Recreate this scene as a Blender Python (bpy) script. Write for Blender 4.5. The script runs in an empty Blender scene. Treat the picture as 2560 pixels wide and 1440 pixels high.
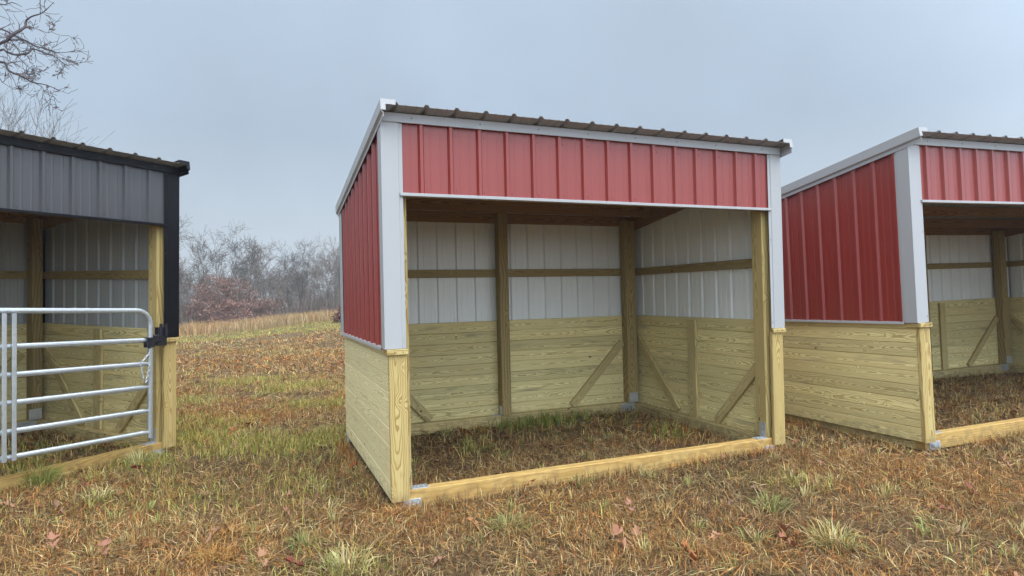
import bpy, math, random
import numpy as np
from mathutils import Matrix, Vector
random.seed(7)
RNG = np.random.default_rng(11)
S = bpy.context.scene
COL = S.collection

# ------------------------------------------------------------------ camera
CAM = Vector((-0.8713, -4.4865, 1.4765))
cr = Vector((0.9237869, -0.38221955, -0.02293419))
cu = Vector((0.01711846, -0.01860985, 0.99968026))
cf = Vector((0.38252414, 0.92388413, 0.01064852))
cd = bpy.data.cameras.new('camera')
cam = bpy.data.objects.new('camera', cd)
COL.objects.link(cam)
m = Matrix((cr, cu, -cf)).transposed().to_4x4()
m.translation = CAM
cam.matrix_world = m
cd.sensor_width = 36.0
cd.lens = 1543.38 * 36.0 / 2560.0
cd.clip_start = 0.05
cd.clip_end = 2000
S.camera = cam

# ------------------------------------------------------------------ world: overcast sky
SUN_EL, SUN_AZ = math.radians(52), math.radians(162)     # azimuth clockwise from +y
w = bpy.data.worlds.new('World')
S.world = w
w.use_nodes = True
nt = w.node_tree
bg = nt.nodes['Background']
sky = nt.nodes.new('ShaderNodeTexSky')
sky.sky_type = 'NISHITA'
sky.sun_disc = False
sky.sun_elevation = SUN_EL
sky.sun_rotation = SUN_AZ
sky.air_density = 1.0
sky.dust_density = 4.0
# a closed cloud deck over that sky: pale at the horizon, brighter overhead
tc = nt.nodes.new('ShaderNodeTexCoord')
sep = nt.nodes.new('ShaderNodeSeparateXYZ')
nt.links.new(tc.outputs['Generated'], sep.inputs[0])
deck = nt.nodes.new('ShaderNodeValToRGB')
nt.links.new(sep.outputs['Z'], deck.inputs[0])
e = deck.color_ramp.elements
K = 0.1
SKYC = [(0.0, (5.2, 5.8, 6.5)), (0.10, (4.45, 5.15, 5.85)), (0.25, (3.75, 4.62, 5.65)), (0.45, (4.25, 5.2, 6.3)), (0.72, (8.5, 9.4, 10.2)), (1.0, (15, 15.8, 16.6))]
MX = 20.0
e[0].position, e[0].color = SKYC[0][0], tuple(c / MX for c in SKYC[0][1]) + (1,)
e[1].position, e[1].color = SKYC[-1][0], tuple(c / MX for c in SKYC[-1][1]) + (1,)
for p, c in SKYC[1:-1]:
    n = e.new(p)
    n.color = tuple(v / MX for v in c) + (1,)
mul = nt.nodes.new('ShaderNodeVectorMath')
mul.operation = 'SCALE'
mul.inputs['Scale'].default_value = MX
nt.links.new(deck.outputs[0], mul.inputs[0])
cn = nt.nodes.new('ShaderNodeTexNoise')
cn.inputs['Scale'].default_value = 2.6
cn.inputs['Detail'].default_value = 4
nt.links.new(tc.outputs['Generated'], cn.inputs['Vector'])
cm = nt.nodes.new('ShaderNodeMapRange')
cm.inputs['From Min'].default_value = 0.3
cm.inputs['From Max'].default_value = 0.7
cm.inputs['To Min'].default_value = 0.92
cm.inputs['To Max'].default_value = 1.08
nt.links.new(cn.outputs['Fac'], cm.inputs['Value'])
# the deck is thinner, so brighter, towards the hidden sun
sdot = nt.nodes.new('ShaderNodeVectorMath')
sdot.operation = 'DOT_PRODUCT'
nt.links.new(tc.outputs['Generated'], sdot.inputs[0])
sdot.inputs[1].default_value = (math.sin(SUN_AZ) * math.cos(0.5), math.cos(SUN_AZ) * math.cos(0.5), math.sin(0.5))
sg = nt.nodes.new('ShaderNodeMapRange')
sg.interpolation_type = 'SMOOTHSTEP'
sg.inputs['From Min'].default_value = -0.25
sg.inputs['From Max'].default_value = 1.0
sg.inputs['To Min'].default_value = 1.0
sg.inputs['To Max'].default_value = 3.9
nt.links.new(sdot.outputs['Value'], sg.inputs['Value'])
sgm = nt.nodes.new('ShaderNodeMath')
sgm.operation = 'MULTIPLY'
nt.links.new(cm.outputs[0], sgm.inputs[0])
nt.links.new(sg.outputs[0], sgm.inputs[1])
mul2 = nt.nodes.new('ShaderNodeVectorMath')
mul2.operation = 'SCALE'
nt.links.new(mul.outputs[0], mul2.inputs[0])
nt.links.new(sgm.outputs[0], mul2.inputs['Scale'])
mx = nt.nodes.new('ShaderNodeMix')
mx.data_type = 'RGBA'
mx.inputs[0].default_value = 0.93
nt.links.new(sky.outputs[0], mx.inputs[6])
nt.links.new(mul2.outputs[0], mx.inputs[7])
nt.links.new(mx.outputs[2], bg.inputs['Color'])
bg.inputs['Strength'].default_value = K

sd = bpy.data.lights.new('sun', 'SUN')
sd.energy = 0.9
sd.angle = math.radians(35)
sd.color = (1.0, 0.97, 0.93)
sun = bpy.data.objects.new('sun', sd)
COL.objects.link(sun)
to_sun = Vector((math.sin(SUN_AZ) * math.cos(SUN_EL), math.cos(SUN_AZ) * math.cos(SUN_EL), math.sin(SUN_EL)))
sun.rotation_euler = to_sun.to_track_quat('Z', 'Y').to_euler()
sun.location = to_sun * 60

vs = S.view_settings
S.display_settings.display_device = 'sRGB'
vs.view_transform = 'Standard'
vs.look = 'None'
vs.exposure = 0.3
vs.gamma = 1.0
vs.use_curve_mapping = False
S.cycles.max_bounces = 8
S.cycles.diffuse_bounces = 3
S.cycles.glossy_bounces = 3
S.cycles.transmission_bounces = 4
S.cycles.volume_bounces = 0
S.cycles.use_denoising = True

# ------------------------------------------------------------------ numeric helpers
def hash2(ix, iy, seed):
    h = (ix.astype(np.int64) * 374761393 + iy.astype(np.int64) * 668265263 + seed * 1442695041) & 0xFFFFFFFF
    h = ((h ^ (h >> 13)) * 1274126177) & 0xFFFFFFFF
    h = h ^ (h >> 16)
    return (h & 0xFFFF) / 65535.0

def vnoise(x, y, seed=0, octs=3):
    x = np.asarray(x, float); y = np.asarray(y, float)
    out = np.zeros(np.broadcast(x, y).shape); amp = 1.0; tot = 0.0
    for o in range(octs):
        fx, fy = x * 2 ** o + 17.3 * o, y * 2 ** o - 9.1 * o
        ix, iy = np.floor(fx), np.floor(fy)
        tx, ty = fx - ix, fy - iy
        tx = tx * tx * (3 - 2 * tx); ty = ty * ty * (3 - 2 * ty)
        a = hash2(ix, iy, seed + o); b = hash2(ix + 1, iy, seed + o)
        c = hash2(ix, iy + 1, seed + o); d = hash2(ix + 1, iy + 1, seed + o)
        out += amp * ((a * (1 - tx) + b * tx) * (1 - ty) + (c * (1 - tx) + d * tx) * ty)
        tot += amp; amp *= 0.5
    return out / tot

def sstep(a, b, x):
    t = np.clip((x - a) / (b - a), 0, 1)
    return t * t * (3 - 2 * t)

def ground_z(x, y):
    x = np.asarray(x, float); y = np.asarray(y, float)
    z = -0.062 + 0.05 * sstep(-0.9, -2.2, x) * sstep(0.0, 2.5, y) + 0.045 * sstep(-2.4, -4.0, x) * sstep(-3, 1, y)
    z = z + 0.03 * sstep(5.0, 5.8, x) - .012 * np.exp(-((x - 4.75) / .35) ** 2)
    far = sstep(8, 42, y)
    z = z + far * (-0.62 + 0.52 * np.tanh((x + 0.3) / 5.5)) - 1.9 * sstep(46, 80, y)
    near = 1 - 0.6 * sstep(0, 3, -np.abs(y))
    z = z + (vnoise(x * 1.7, y * 1.7, 5, 3) - 0.5) * 0.045 * near
    z = z + (vnoise(x * 0.35, y * 0.35, 8, 2) - 0.5) * 0.16 * sstep(7, 14, y)
    return z

# ------------------------------------------------------------------ object helpers
def tag(o, label=None, cat=None, group=None, kind=None):
    if label: o['label'] = label
    if cat: o['category'] = cat
    if group: o['group'] = group
    if kind: o['kind'] = kind
    return o

def empty(name, mat=None, label=None, cat=None, group=None):
    o = bpy.data.objects.new(name, None)
    o.empty_display_size = 0.2
    COL.objects.link(o)
    if mat is not None: o.matrix_world = mat
    return tag(o, label, cat, group)

class MB:
    """collects faces with a uv map, a per-board tone and a material slot, then links them as ONE mesh object"""
    def __init__(self):
        self.v, self.f, self.uv, self.t, self.mi = [], [], [], [], []
    def quad(self, pts, uvs, tone, mi=0):
        b = len(self.v)
        self.v += [tuple(p) for p in pts]
        self.f.append(tuple(range(b, b + len(pts))))
        self.uv += list(uvs)
        self.t.append(tone); self.mi.append(mi)
    def prism(self, prof, origin, A, B, Lv, length, tone=None, mi=0, caps=True, ucut=None):
        """extrude a closed 2d profile (a, b) along Lv; u runs along the length, v round the profile from its centre"""
        A, B, Lv, origin = Vector(A), Vector(B), Vector(Lv), Vector(origin)
        tone = random.random() if tone is None else tone
        off = random.uniform(0, 60); voff = random.uniform(-0.02, 0.02)
        ca = sum(p[0] for p in prof) / len(prof); cb = sum(p[1] for p in prof) / len(prof)
        n = len(prof)
        P = [origin + A * a + B * b for a, b in prof]
        wide = max(p[0] for p in prof) - min(p[0] for p in prof) >= max(p[1] for p in prof) - min(p[1] for p in prof)
        vv = [(p[0] - ca if wide else p[1] - cb) + 0.35 * (p[1] - cb if wide else p[0] - ca) + voff for p in prof]
        for i in range(n):
            j = (i + 1) % n
            self.quad([P[i], P[j], P[j] + Lv * length, P[i] + Lv * length],
                      [(off, vv[i]), (off, vv[j]), (off + length, vv[j]), (off + length, vv[i])], tone, mi)
        if caps:
            self.quad([P[i] for i in reversed(range(n))], [(off + prof[i][0] * .3, prof[i][1] * .3) for i in reversed(range(n))], tone, mi)
            self.quad([P[i] + Lv * length for i in range(n)], [(off + prof[i][0] * .3, prof[i][1] * .3) for i in range(n)], tone, mi)
    def box(self, x0, x1, y0, y1, z0, z1, tone=None, mi=0, ch=0.003):
        d = (x1 - x0, y1 - y0, z1 - z0)
        ax = d.index(max(d))
        a, b = [(1, 2), (2, 0), (0, 1)][ax]
        E = [Vector((1, 0, 0)), Vector((0, 1, 0)), Vector((0, 0, 1))]
        lo = Vector((x0, y0, z0))
        w_, h_ = d[a], d[b]
        c = min(ch, w_ / 4, h_ / 4)
        prof = [(c, 0), (w_ - c, 0), (w_, c), (w_, h_ - c), (w_ - c, h_), (c, h_), (0, h_ - c), (0, c)]
        self.prism(prof, lo, E[a], E[b], E[ax], d[ax], tone, mi)
    def bar(self, p0, p1, up, w_, h_, tone=None, mi=0, ch=0.003):
        """a board from p0 to p1, w_ wide across, h_ along up"""
        p0, p1, up = Vector(p0), Vector(p1), Vector(up)
        L = (p1 - p0); ln = L.length; L.normalize()
        Bv = (up - L * up.dot(L)).normalized()
        Av = Bv.cross(L)
        prof = [(-w_ / 2 + ch, -h_ / 2), (w_ / 2 - ch, -h_ / 2), (w_ / 2, -h_ / 2 + ch), (w_ / 2, h_ / 2 - ch),
                (w_ / 2 - ch, h_ / 2), (-w_ / 2 + ch, h_ / 2), (-w_ / 2, h_ / 2 - ch), (-w_ / 2, -h_ / 2 + ch)]
        self.prism(prof, p0, Av, Bv, L, ln, tone, mi)
    def tube(self, pts, r, n=8, mi=0, tone=0.5, closed=False, sq=False):
        pts = [Vector(p) for p in pts]
        rr = r if isinstance(r, (list, tuple)) else [r] * len(pts)
        rings = []
        ref = None
        for i, p in enumerate(pts):
            if closed: t = pts[(i + 1) % len(pts)] - pts[i - 1]
            else: t = pts[min(i + 1, len(pts) - 1)] - pts[max(i - 1, 0)]
            t.normalize()
            if ref is None: ref = Vector((0, 0, 1)) if abs(t.z) < 0.9 else Vector((0, 1, 0))
            u = (ref - t * ref.dot(t)).normalized(); ref = u
            v = t.cross(u)
            ph = math.pi / n if sq else 0
            rings.append([p + (u * math.cos(ph + 2 * math.pi * k / n) + v * math.sin(ph + 2 * math.pi * k / n)) * rr[i] for k in range(n)])
        m_ = len(pts)
        for i in range(m_ if closed else m_ - 1):
            a, b = rings[i], rings[(i + 1) % m_]
            for k in range(n):
                k2 = (k + 1) % n
                self.quad([a[k], a[k2], b[k2], b[k]], [(i * .1, k * .01), (i * .1, k * .01 + .01), (i * .1 + .1, k * .01 + .01), (i * .1 + .1, k * .01)], tone, mi)
        if not closed:
            self.quad(list(reversed(rings[0])), [(0, 0)] * n, tone, mi)
            self.quad(rings[-1], [(0, 0)] * n, tone, mi)
    def build(self, name, mats, parent=None, smooth=False):
        me = bpy.data.meshes.new(name)
        me.from_pydata(self.v, [], self.f)
        uvl = me.uv_layers.new(name='UVMap')
        uvl.data.foreach_set('uv', np.array(self.uv, 'f').ravel())
        at = me.attributes.new('tone', 'FLOAT', 'FACE')
        at.data.foreach_set('value', np.array(self.t, 'f'))
        for mm in (mats if isinstance(mats, (list, tuple)) else [mats]): me.materials.append(mm)
        me.polygons.foreach_set('material_index', np.array(self.mi, 'i'))
        if smooth: me.polygons.foreach_set('use_smooth', np.ones(len(self.f), bool))
        o = bpy.data.objects.new(name, me)
        COL.objects.link(o)
        if parent: o.parent = parent
        return o

def mesh_np(name, V, F4=None, F3=None, col=None, mat=None, parent=None, smooth=False):
    """fast mesh from numpy arrays, colour stored per vertex"""
    me = bpy.data.meshes.new(name)
    nv = len(V); n4 = 0 if F4 is None else len(F4); n3 = 0 if F3 is None else len(F3)
    me.vertices.add(nv)
    me.vertices.foreach_set('co', np.asarray(V, 'f').ravel())
    loops = []
    if n4: loops.append(np.asarray(F4, 'i').ravel())
    if n3: loops.append(np.asarray(F3, 'i').ravel())
    loops = np.concatenate(loops)
    me.loops.add(len(loops))
    me.loops.foreach_set('vertex_index', loops)
    me.polygons.add(n4 + n3)
    starts = np.concatenate([np.arange(n4) * 4, n4 * 4 + np.arange(n3) * 3]).astype('i')
    me.polygons.foreach_set('loop_start', starts)
    if smooth: me.polygons.foreach_set('use_smooth', np.ones(n4 + n3, bool))
    if col is not None:
        a = me.attributes.new('tint', 'FLOAT_COLOR', 'POINT')
        c = np.ones((nv, 4), 'f'); c[:, :3] = col
        a.data.foreach_set('color', c.ravel())
    me.update(calc_edges=True)
    me.validate()
    if mat: me.materials.append(mat)
    o = bpy.data.objects.new(name, me)
    COL.objects.link(o)
    if parent: o.parent = parent
    return o

# ------------------------------------------------------------------ materials
def new_mat(name):
    mt = bpy.data.materials.new(name)
    mt.use_nodes = True
    t = mt.node_tree
    return mt, t, t.nodes['Principled BSDF']

def N(t, typ, **kw):
    n = t.nodes.new(typ)
    for k, v in kw.items():
        if k in n.inputs: n.inputs[k].default_value = v
        else: setattr(n, k, v)
    return n

def MA(t, op, a, b=None, c=None, clamp=False):
    n = t.nodes.new('ShaderNodeMath'); n.operation = op; n.use_clamp = clamp
    for i, v in enumerate((a, b, c)):
        if v is None: continue
        if hasattr(v, 'is_output') or isinstance(v, bpy.types.NodeSocket): t.links.new(v, n.inputs[i])
        else: n.inputs[i].default_value = v
    return n.outputs[0]

def mixc(t, fac, a, b, blend='MIX'):
    n = t.nodes.new('ShaderNodeMix'); n.data_type = 'RGBA'; n.blend_type = blend
    for i, v in ((0, fac), (6, a), (7, b)):
        if isinstance(v, bpy.types.NodeSocket): t.links.new(v, n.inputs[i])
        elif i == 0: n.inputs[i].default_value = v
        else: n.inputs[i].default_value = tuple(v) + (1,)
    return n.outputs[2]

def ramp(t, x, a, b):
    n = t.nodes.new('ShaderNodeMapRange'); n.interpolation_type = 'SMOOTHSTEP'
    t.links.new(x, n.inputs['Value'])
    n.inputs['From Min'].default_value = a; n.inputs['From Max'].default_value = b
    return n.outputs[0]

def wood(name, light, dark, warm, knots=0.5, ring=95.0, contrast=0.75, stain=0.5, spread=0.17, ply=False):
    """sawn pine: flat-sawn ring pattern in board coordinates, streaks, knots, weather stains"""
    mt, t, p = new_mat(name)
    L = t.links.new
    uv = N(t, 'ShaderNodeUVMap'); uv.uv_map = 'UVMap'
    sx = N(t, 'ShaderNodeSeparateXYZ'); L(uv.outputs[0], sx.inputs[0])
    u, v = sx.outputs[0], sx.outputs[1]
    tone = N(t, 'ShaderNodeAttribute', attribute_name='tone').outputs['Fac']
    def noise(su, sv, det=2, wz=0.0):
        cb = N(t, 'ShaderNodeCombineXYZ'); L(MA(t, 'MULTIPLY', u, su), cb.inputs[0]); L(MA(t, 'MULTIPLY', v, sv), cb.inputs[1])
        L(MA(t, 'MULTIPLY', tone, 13.0 + wz), cb.inputs[2])
        nz = N(t, 'ShaderNodeTexNoise', Scale=1.0, Detail=det); L(cb.outputs[0], nz.inputs['Vector'])
        return nz.outputs['Fac']
    n1 = noise(0.55, 1.5, 2)
    n2 = noise(5, 14, 2, 5)
    h = MA(t, 'ADD', MA(t, 'MULTIPLY', MA(t, 'SUBTRACT', n1, 0.5), 0.30), MA(t, 'MULTIPLY', MA(t, 'SUBTRACT', n2, 0.5), 0.03))
    h = MA(t, 'ADD', h, MA(t, 'MULTIPLY', MA(t, 'SUBTRACT', tone, 0.4), 0.09))
    # knots bend the rings round them
    kc = N(t, 'ShaderNodeCombineXYZ'); L(MA(t, 'MULTIPLY', u, 4.2), kc.inputs[0]); L(MA(t, 'MULTIPLY', v, 9.0), kc.inputs[1]); L(MA(t, 'MULTIPLY', tone, 31.0), kc.inputs[2])
    kd = N(t, 'ShaderNodeTexVoronoi', Scale=1.0); kd.voronoi_dimensions = '3D'; L(kc.outputs[0], kd.inputs['Vector'])
    r = MA(t, 'SQRT', MA(t, 'ADD', MA(t, 'MULTIPLY', v, v), MA(t, 'MULTIPLY', h, h)))
    bump_k = ramp(t, kd.outputs['Distance'], 0.34, 0.0)
    r = MA(t, 'ADD', r, MA(t, 'MULTIPLY', bump_k, 0.03))
    if ply:
        r = MA(t, 'ADD', MA(t, 'MULTIPLY', noise(0.45, 3.4, 2, 3), 0.20), MA(t, 'ADD', MA(t, 'MULTIPLY', n2, 0.012), MA(t, 'MULTIPLY', bump_k, 0.02)))
    s = MA(t, 'FRACT', MA(t, 'MULTIPLY', r, ring))
    late = MA(t, 'MULTIPLY', ramp(t, s, 0.35, 0.85), ramp(t, s, 1.0, 0.93))
    streak = noise(3.0, 160, 3, 2)
    big = noise(0.9, 7, 3, 9)
    base = mixc(t, MA(t, 'MULTIPLY', late, contrast), light, dark)
    base = mixc(t, MA(t, 'MULTIPLY', ramp(t, streak, 0.42, 0.75), 0.35), base, dark)
    base = mixc(t, MA(t, 'MULTIPLY', ramp(t, big, 0.45, 0.75), 0.5), base, warm)
    stn = noise(1.6, 11, 4, 20)
    base = mixc(t, MA(t, 'MULTIPLY', ramp(t, stn, 0.58, 0.78), stain), base, (0.17, 0.155, 0.115))
    ksel = N(t, 'ShaderNodeSeparateColor'); L(kd.outputs['Color'], ksel.inputs[0])
    kn = MA(t, 'MULTIPLY', ramp(t, kd.outputs['Distance'], 0.11, 0.065), MA(t, 'GREATER_THAN', ksel.outputs[0], 1.0 - knots * 0.32))
    base = mixc(t, MA(t, 'MULTIPLY', kn, 0.93), base, (0.035, 0.02, 0.012))
    gain = MA(t, 'ADD', 1.0 - spread / 2, MA(t, 'MULTIPLY', tone, spread))
    g = N(t, 'ShaderNodeCombineXYZ')
    for i in range(3): L(gain, g.inputs[i])
    base = mixc(t, 1.0, base, g.outputs[0], 'MULTIPLY')
    # mud splashed on the lowest few centimetres
    oc = N(t, 'ShaderNodeTexCoord'); oz = N(t, 'ShaderNodeSeparateXYZ'); L(oc.outputs['Object'], oz.inputs[0])
    mn = N(t, 'ShaderNodeTexNoise', Scale=14.0, Detail=5.0); L(oc.outputs['Object'], mn.inputs['Vector'])
    mud = MA(t, 'MULTIPLY', ramp(t, oz.outputs[2], 0.16, -0.05), ramp(t, mn.outputs['Fac'], 0.40, 0.66))
    base = mixc(t, MA(t, 'MULTIPLY', mud, 0.42), base, (0.13, 0.085, 0.05))
    L(base, p.inputs['Base Color'])
    p.inputs['Roughness'].default_value = 0.72
    p.inputs['Specular IOR Level'].default_value = 0.25
    bp = N(t, 'ShaderNodeBump', Strength=0.25, Distance=0.002)
    L(MA(t, 'ADD', streak, MA(t, 'MULTIPLY', late, 0.4)), bp.inputs['Height'])
    L(bp.outputs[0], p.inputs['Normal'])
    return mt

def metal_paint(name, col, rough=0.4, spec=0.5, dirt=0.12, coat=0.0, bump=0.06):
    mt, t, p = new_mat(name)
    L = t.links.new
    tc_ = N(t, 'ShaderNodeTexCoord')
    mp = N(t, 'ShaderNodeMapping'); mp.inputs['Scale'].default_value = (7, 7, 0.5)
    L(tc_.outputs['Object'], mp.inputs[0])
    n1 = N(t, 'ShaderNodeTexNoise', Scale=1.0, Detail=5.0); L(mp.outputs[0], n1.inputs['Vector'])
    n2 = N(t, 'ShaderNodeTexNoise', Scale=2.2, Detail=3.0); L(tc_.outputs['Object'], n2.inputs['Vector'])
    c = mixc(t, MA(t, 'MULTIPLY', ramp(t, n1.outputs['Fac'], 0.45, 0.8), dirt), col, tuple(x * 0.72 for x in col))
    L(c, p.inputs['Base Color'])
    L(MA(t, 'ADD', rough - 0.06, MA(t, 'MULTIPLY', n1.outputs['Fac'], 0.12)), p.inputs['Roughness'])
    p.inputs['Specular IOR Level'].default_value = spec
    p.inputs['Coat Weight'].default_value = coat
    p.inputs['Coat Roughness'].default_value = 0.25
    bp = N(t, 'ShaderNodeBump', Strength=bump, Distance=0.02)
    L(n2.outputs['Fac'], bp.inputs['Height']); L(bp.outputs[0], p.inputs['Normal'])
    return mt

def galvanized(name, col=(0.62, 0.65, 0.68), rough=0.42, metallic=0.75):
    mt, t, p = new_mat(name)
    L = t.links.new
    tc_ = N(t, 'ShaderNodeTexCoord')
    vo = N(t, 'ShaderNodeTexVoronoi', Scale=45.0); L(tc_.outputs['Object'], vo.inputs['Vector'])
    nz = N(t, 'ShaderNodeTexNoise', Scale=9.0, Detail=4.0); L(tc_.outputs['Object'], nz.inputs['Vector'])
    sc = N(t, 'ShaderNodeSeparateColor'); L(vo.outputs['Color'], sc.inputs[0])
    c = mixc(t, MA(t, 'MULTIPLY', sc.outputs[0], 0.35), col, tuple(x * 0.7 for x in col))
    c = mixc(t, MA(t, 'MULTIPLY', ramp(t, nz.outputs['Fac'], 0.5, 0.75), 0.4), c, tuple(x * 0.55 for x in col))
    L(c, p.inputs['Base Color'])
    p.inputs['Metallic'].default_value = metallic
    L(MA(t, 'ADD', rough - 0.1, MA(t, 'MULTIPLY', nz.outputs['Fac'], 0.25)), p.inputs['Roughness'])
    return mt

def tinted(name, rough=0.85, trans=0.0, spec=0.2, noise=0.25):
    """takes each blade's, leaf's or twig's own colour from the mesh"""
    mt, t, p = new_mat(name)
    L = t.links.new
    at = N(t, 'ShaderNodeAttribute', attribute_name='tint')
    tc_ = N(t, 'ShaderNodeTexCoord')
    nz = N(t, 'ShaderNodeTexNoise', Scale=30.0, Detail=3.0); L(tc_.outputs['Object'], nz.inputs['Vector'])
    g = N(t, 'ShaderNodeCombineXYZ')
    k = MA(t, 'ADD', 1.0 - noise / 2, MA(t, 'MULTIPLY', nz.outputs['Fac'], noise))
    for i in range(3): L(k, g.inputs[i])
    c = mixc(t, 1.0, at.outputs['Color'], g.outputs[0], 'MULTIPLY')
    L(c, p.inputs['Base Color'])
    p.inputs['Roughness'].default_value = rough
    p.inputs['Specular IOR Level'].default_value = spec
    if trans > 0:
        tr = N(t, 'ShaderNodeBsdfTranslucent'); L(c, tr.inputs['Color'])
        ms = N(t, 'ShaderNodeMixShader'); ms.inputs[0].default_value = trans
        L(p.outputs[0], ms.inputs[1]); L(tr.outputs[0], ms.inputs[2])
        L(ms.outputs[0], t.nodes['Material Output'].inputs['Surface'])
    return mt

M_post = wood('pine_post', (0.47, 0.37, 0.155), (0.25, 0.15, 0.04), (0.43, 0.31, 0.12), knots=0.4, ring=90, contrast=0.85, stain=0.12)
M_board = wood('pine_board', (0.76, 0.65, 0.315), (0.30, 0.215, 0.075), (0.60, 0.45, 0.19), knots=0.8, ring=105, contrast=0.66, stain=0.55, spread=0.28)
M_frame = wood('pine_frame', (0.52, 0.42, 0.19), (0.25, 0.17, 0.065), (0.45, 0.33, 0.135), knots=0.55, ring=85, stain=0.3, spread=0.2)
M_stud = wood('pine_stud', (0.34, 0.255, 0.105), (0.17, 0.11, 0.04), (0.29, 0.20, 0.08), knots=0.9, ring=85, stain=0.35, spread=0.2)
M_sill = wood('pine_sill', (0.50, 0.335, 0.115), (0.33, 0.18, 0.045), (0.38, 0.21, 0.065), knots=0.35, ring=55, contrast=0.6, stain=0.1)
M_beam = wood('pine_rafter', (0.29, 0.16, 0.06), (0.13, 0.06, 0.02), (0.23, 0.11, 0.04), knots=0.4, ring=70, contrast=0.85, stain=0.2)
M_pale = wood('pale_pine_board', (0.78, 0.69, 0.40), (0.45, 0.365, 0.165), (0.72, 0.59, 0.32), knots=0.5, ring=80, contrast=0.62, stain=0.22, spread=0.12)
M_red = metal_paint('red_painted_steel', (0.232, 0.026, 0.018), 0.38, 0.58, coat=0.08)
M_char = metal_paint('charcoal_painted_steel', (0.062, 0.062, 0.068), 0.38, 0.5)
M_black = metal_paint('black_trim_steel', (0.006, 0.006, 0.008), 0.45, 0.16)
M_white = metal_paint('white_trim_steel', (0.355, 0.36, 0.37), 0.45, 0.35, 0.12)
M_inner = metal_paint('white_panel_backing', (0.74, 0.75, 0.72), 0.42, 0.45, 0.15)
M_inner_dim = metal_paint('dimmed_panel_backing', (0.36, 0.37, 0.355), 0.42, 0.45, 0.15)  # white backing darkened: the charcoal shed's interior shade put into the colour
M_roof = metal_paint('bronze_roof_steel', (0.17, 0.16, 0.15), 0.5, 0.35)
M_roofin = metal_paint('taupe_roof_backing', (0.31, 0.33, 0.36), 0.55, 0.3, 0.25)
M_galv = galvanized('galvanized_steel')
M_gate = galvanized('galvanized_gate_tube', (0.52, 0.56, 0.59), 0.36, 0.7)
M_screw = metal_paint('dark_screw', (0.05, 0.045, 0.04), 0.5, 0.5)
M_latch = metal_paint('black_latch_steel', (0.010, 0.012, 0.022), 0.25, 0.6)
M_blade = tinted('grass_blade', 0.8, 0.22)
M_leaf = tinted('dead_oak_leaf', 0.6, 0.12, 0.35)
M_bark = tinted('bark', 0.9, 0.0, 0.1, 0.5)

def soil_mat():
    mt, t, p = new_mat('thatch_soil')
    L = t.links.new
    tc_ = N(t, 'ShaderNodeTexCoord')
    n1 = N(t, 'ShaderNodeTexNoise', Scale=0.9, Detail=6.0); L(tc_.outputs['Object'], n1.inputs['Vector'])
    n2 = N(t, 'ShaderNodeTexNoise', Scale=28.0, Detail=5.0); L(tc_.outputs['Object'], n2.inputs['Vector'])
    n3 = N(t, 'ShaderNodeTexNoise', Scale=120.0, Detail=3.0); L(tc_.outputs['Object'], n3.inputs['Vector'])
    c = mixc(t, ramp(t, n1.outputs['Fac'], 0.35, 0.65), (0.055, 0.036, 0.023), (0.10, 0.06, 0.032))
    c = mixc(t, ramp(t, n2.outputs['Fac'], 0.4, 0.7), c, (0.22, 0.15, 0.075))
    c = mixc(t, MA(t, 'MULTIPLY', ramp(t, n3.outputs['Fac'], 0.5, 0.7), 0.6), c, (0.05, 0.032, 0.02))
    L(c, p.inputs['Base Color'])
    p.inputs['Roughness'].default_value = 0.95
    p.inputs['Specular IOR Level'].default_value = 0.1
    bp = N(t, 'ShaderNodeBump', Strength=0.8, Distance=0.02)
    L(n2.outputs['Fac'], bp.inputs['Height']); L(bp.outputs[0], p.inputs['Normal'])
    return mt
M_soil = soil_mat()

# ------------------------------------------------------------------ ground sheet
def axis(lo, hi, dense0, dense1, step, grow=1.16):
    a = list(np.arange(dense0, dense1 + 1e-6, step))
    s = step; x = dense0
    while x > lo:
        s *= grow; x -= s; a.insert(0, x)
    s = step; x = dense1
    while x < hi:
        s *= grow; x += s; a.append(x)
    return np.array(a)
gx = axis(-700, 700, -9, 13, 0.13)
gy = axis(-200, 900, -4, 13, 0.13, 1.12)
X, Y = np.meshgrid(gx, gy)
Z = ground_z(X, Y)
nx, ny = len(gx), len(gy)
idx = np.arange(nx * ny).reshape(ny, nx)
F = np.stack([idx[:-1, :-1], idx[:-1, 1:], idx[1:, 1:], idx[1:, :-1]], -1).reshape(-1, 4)
g = mesh_np('ground', np.stack([X, Y, Z], -1).reshape(-1, 3), F, mat=M_soil, smooth=True)
tag(g, 'brown grass field sloping away behind the sheds', 'ground', kind='structure')

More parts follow.
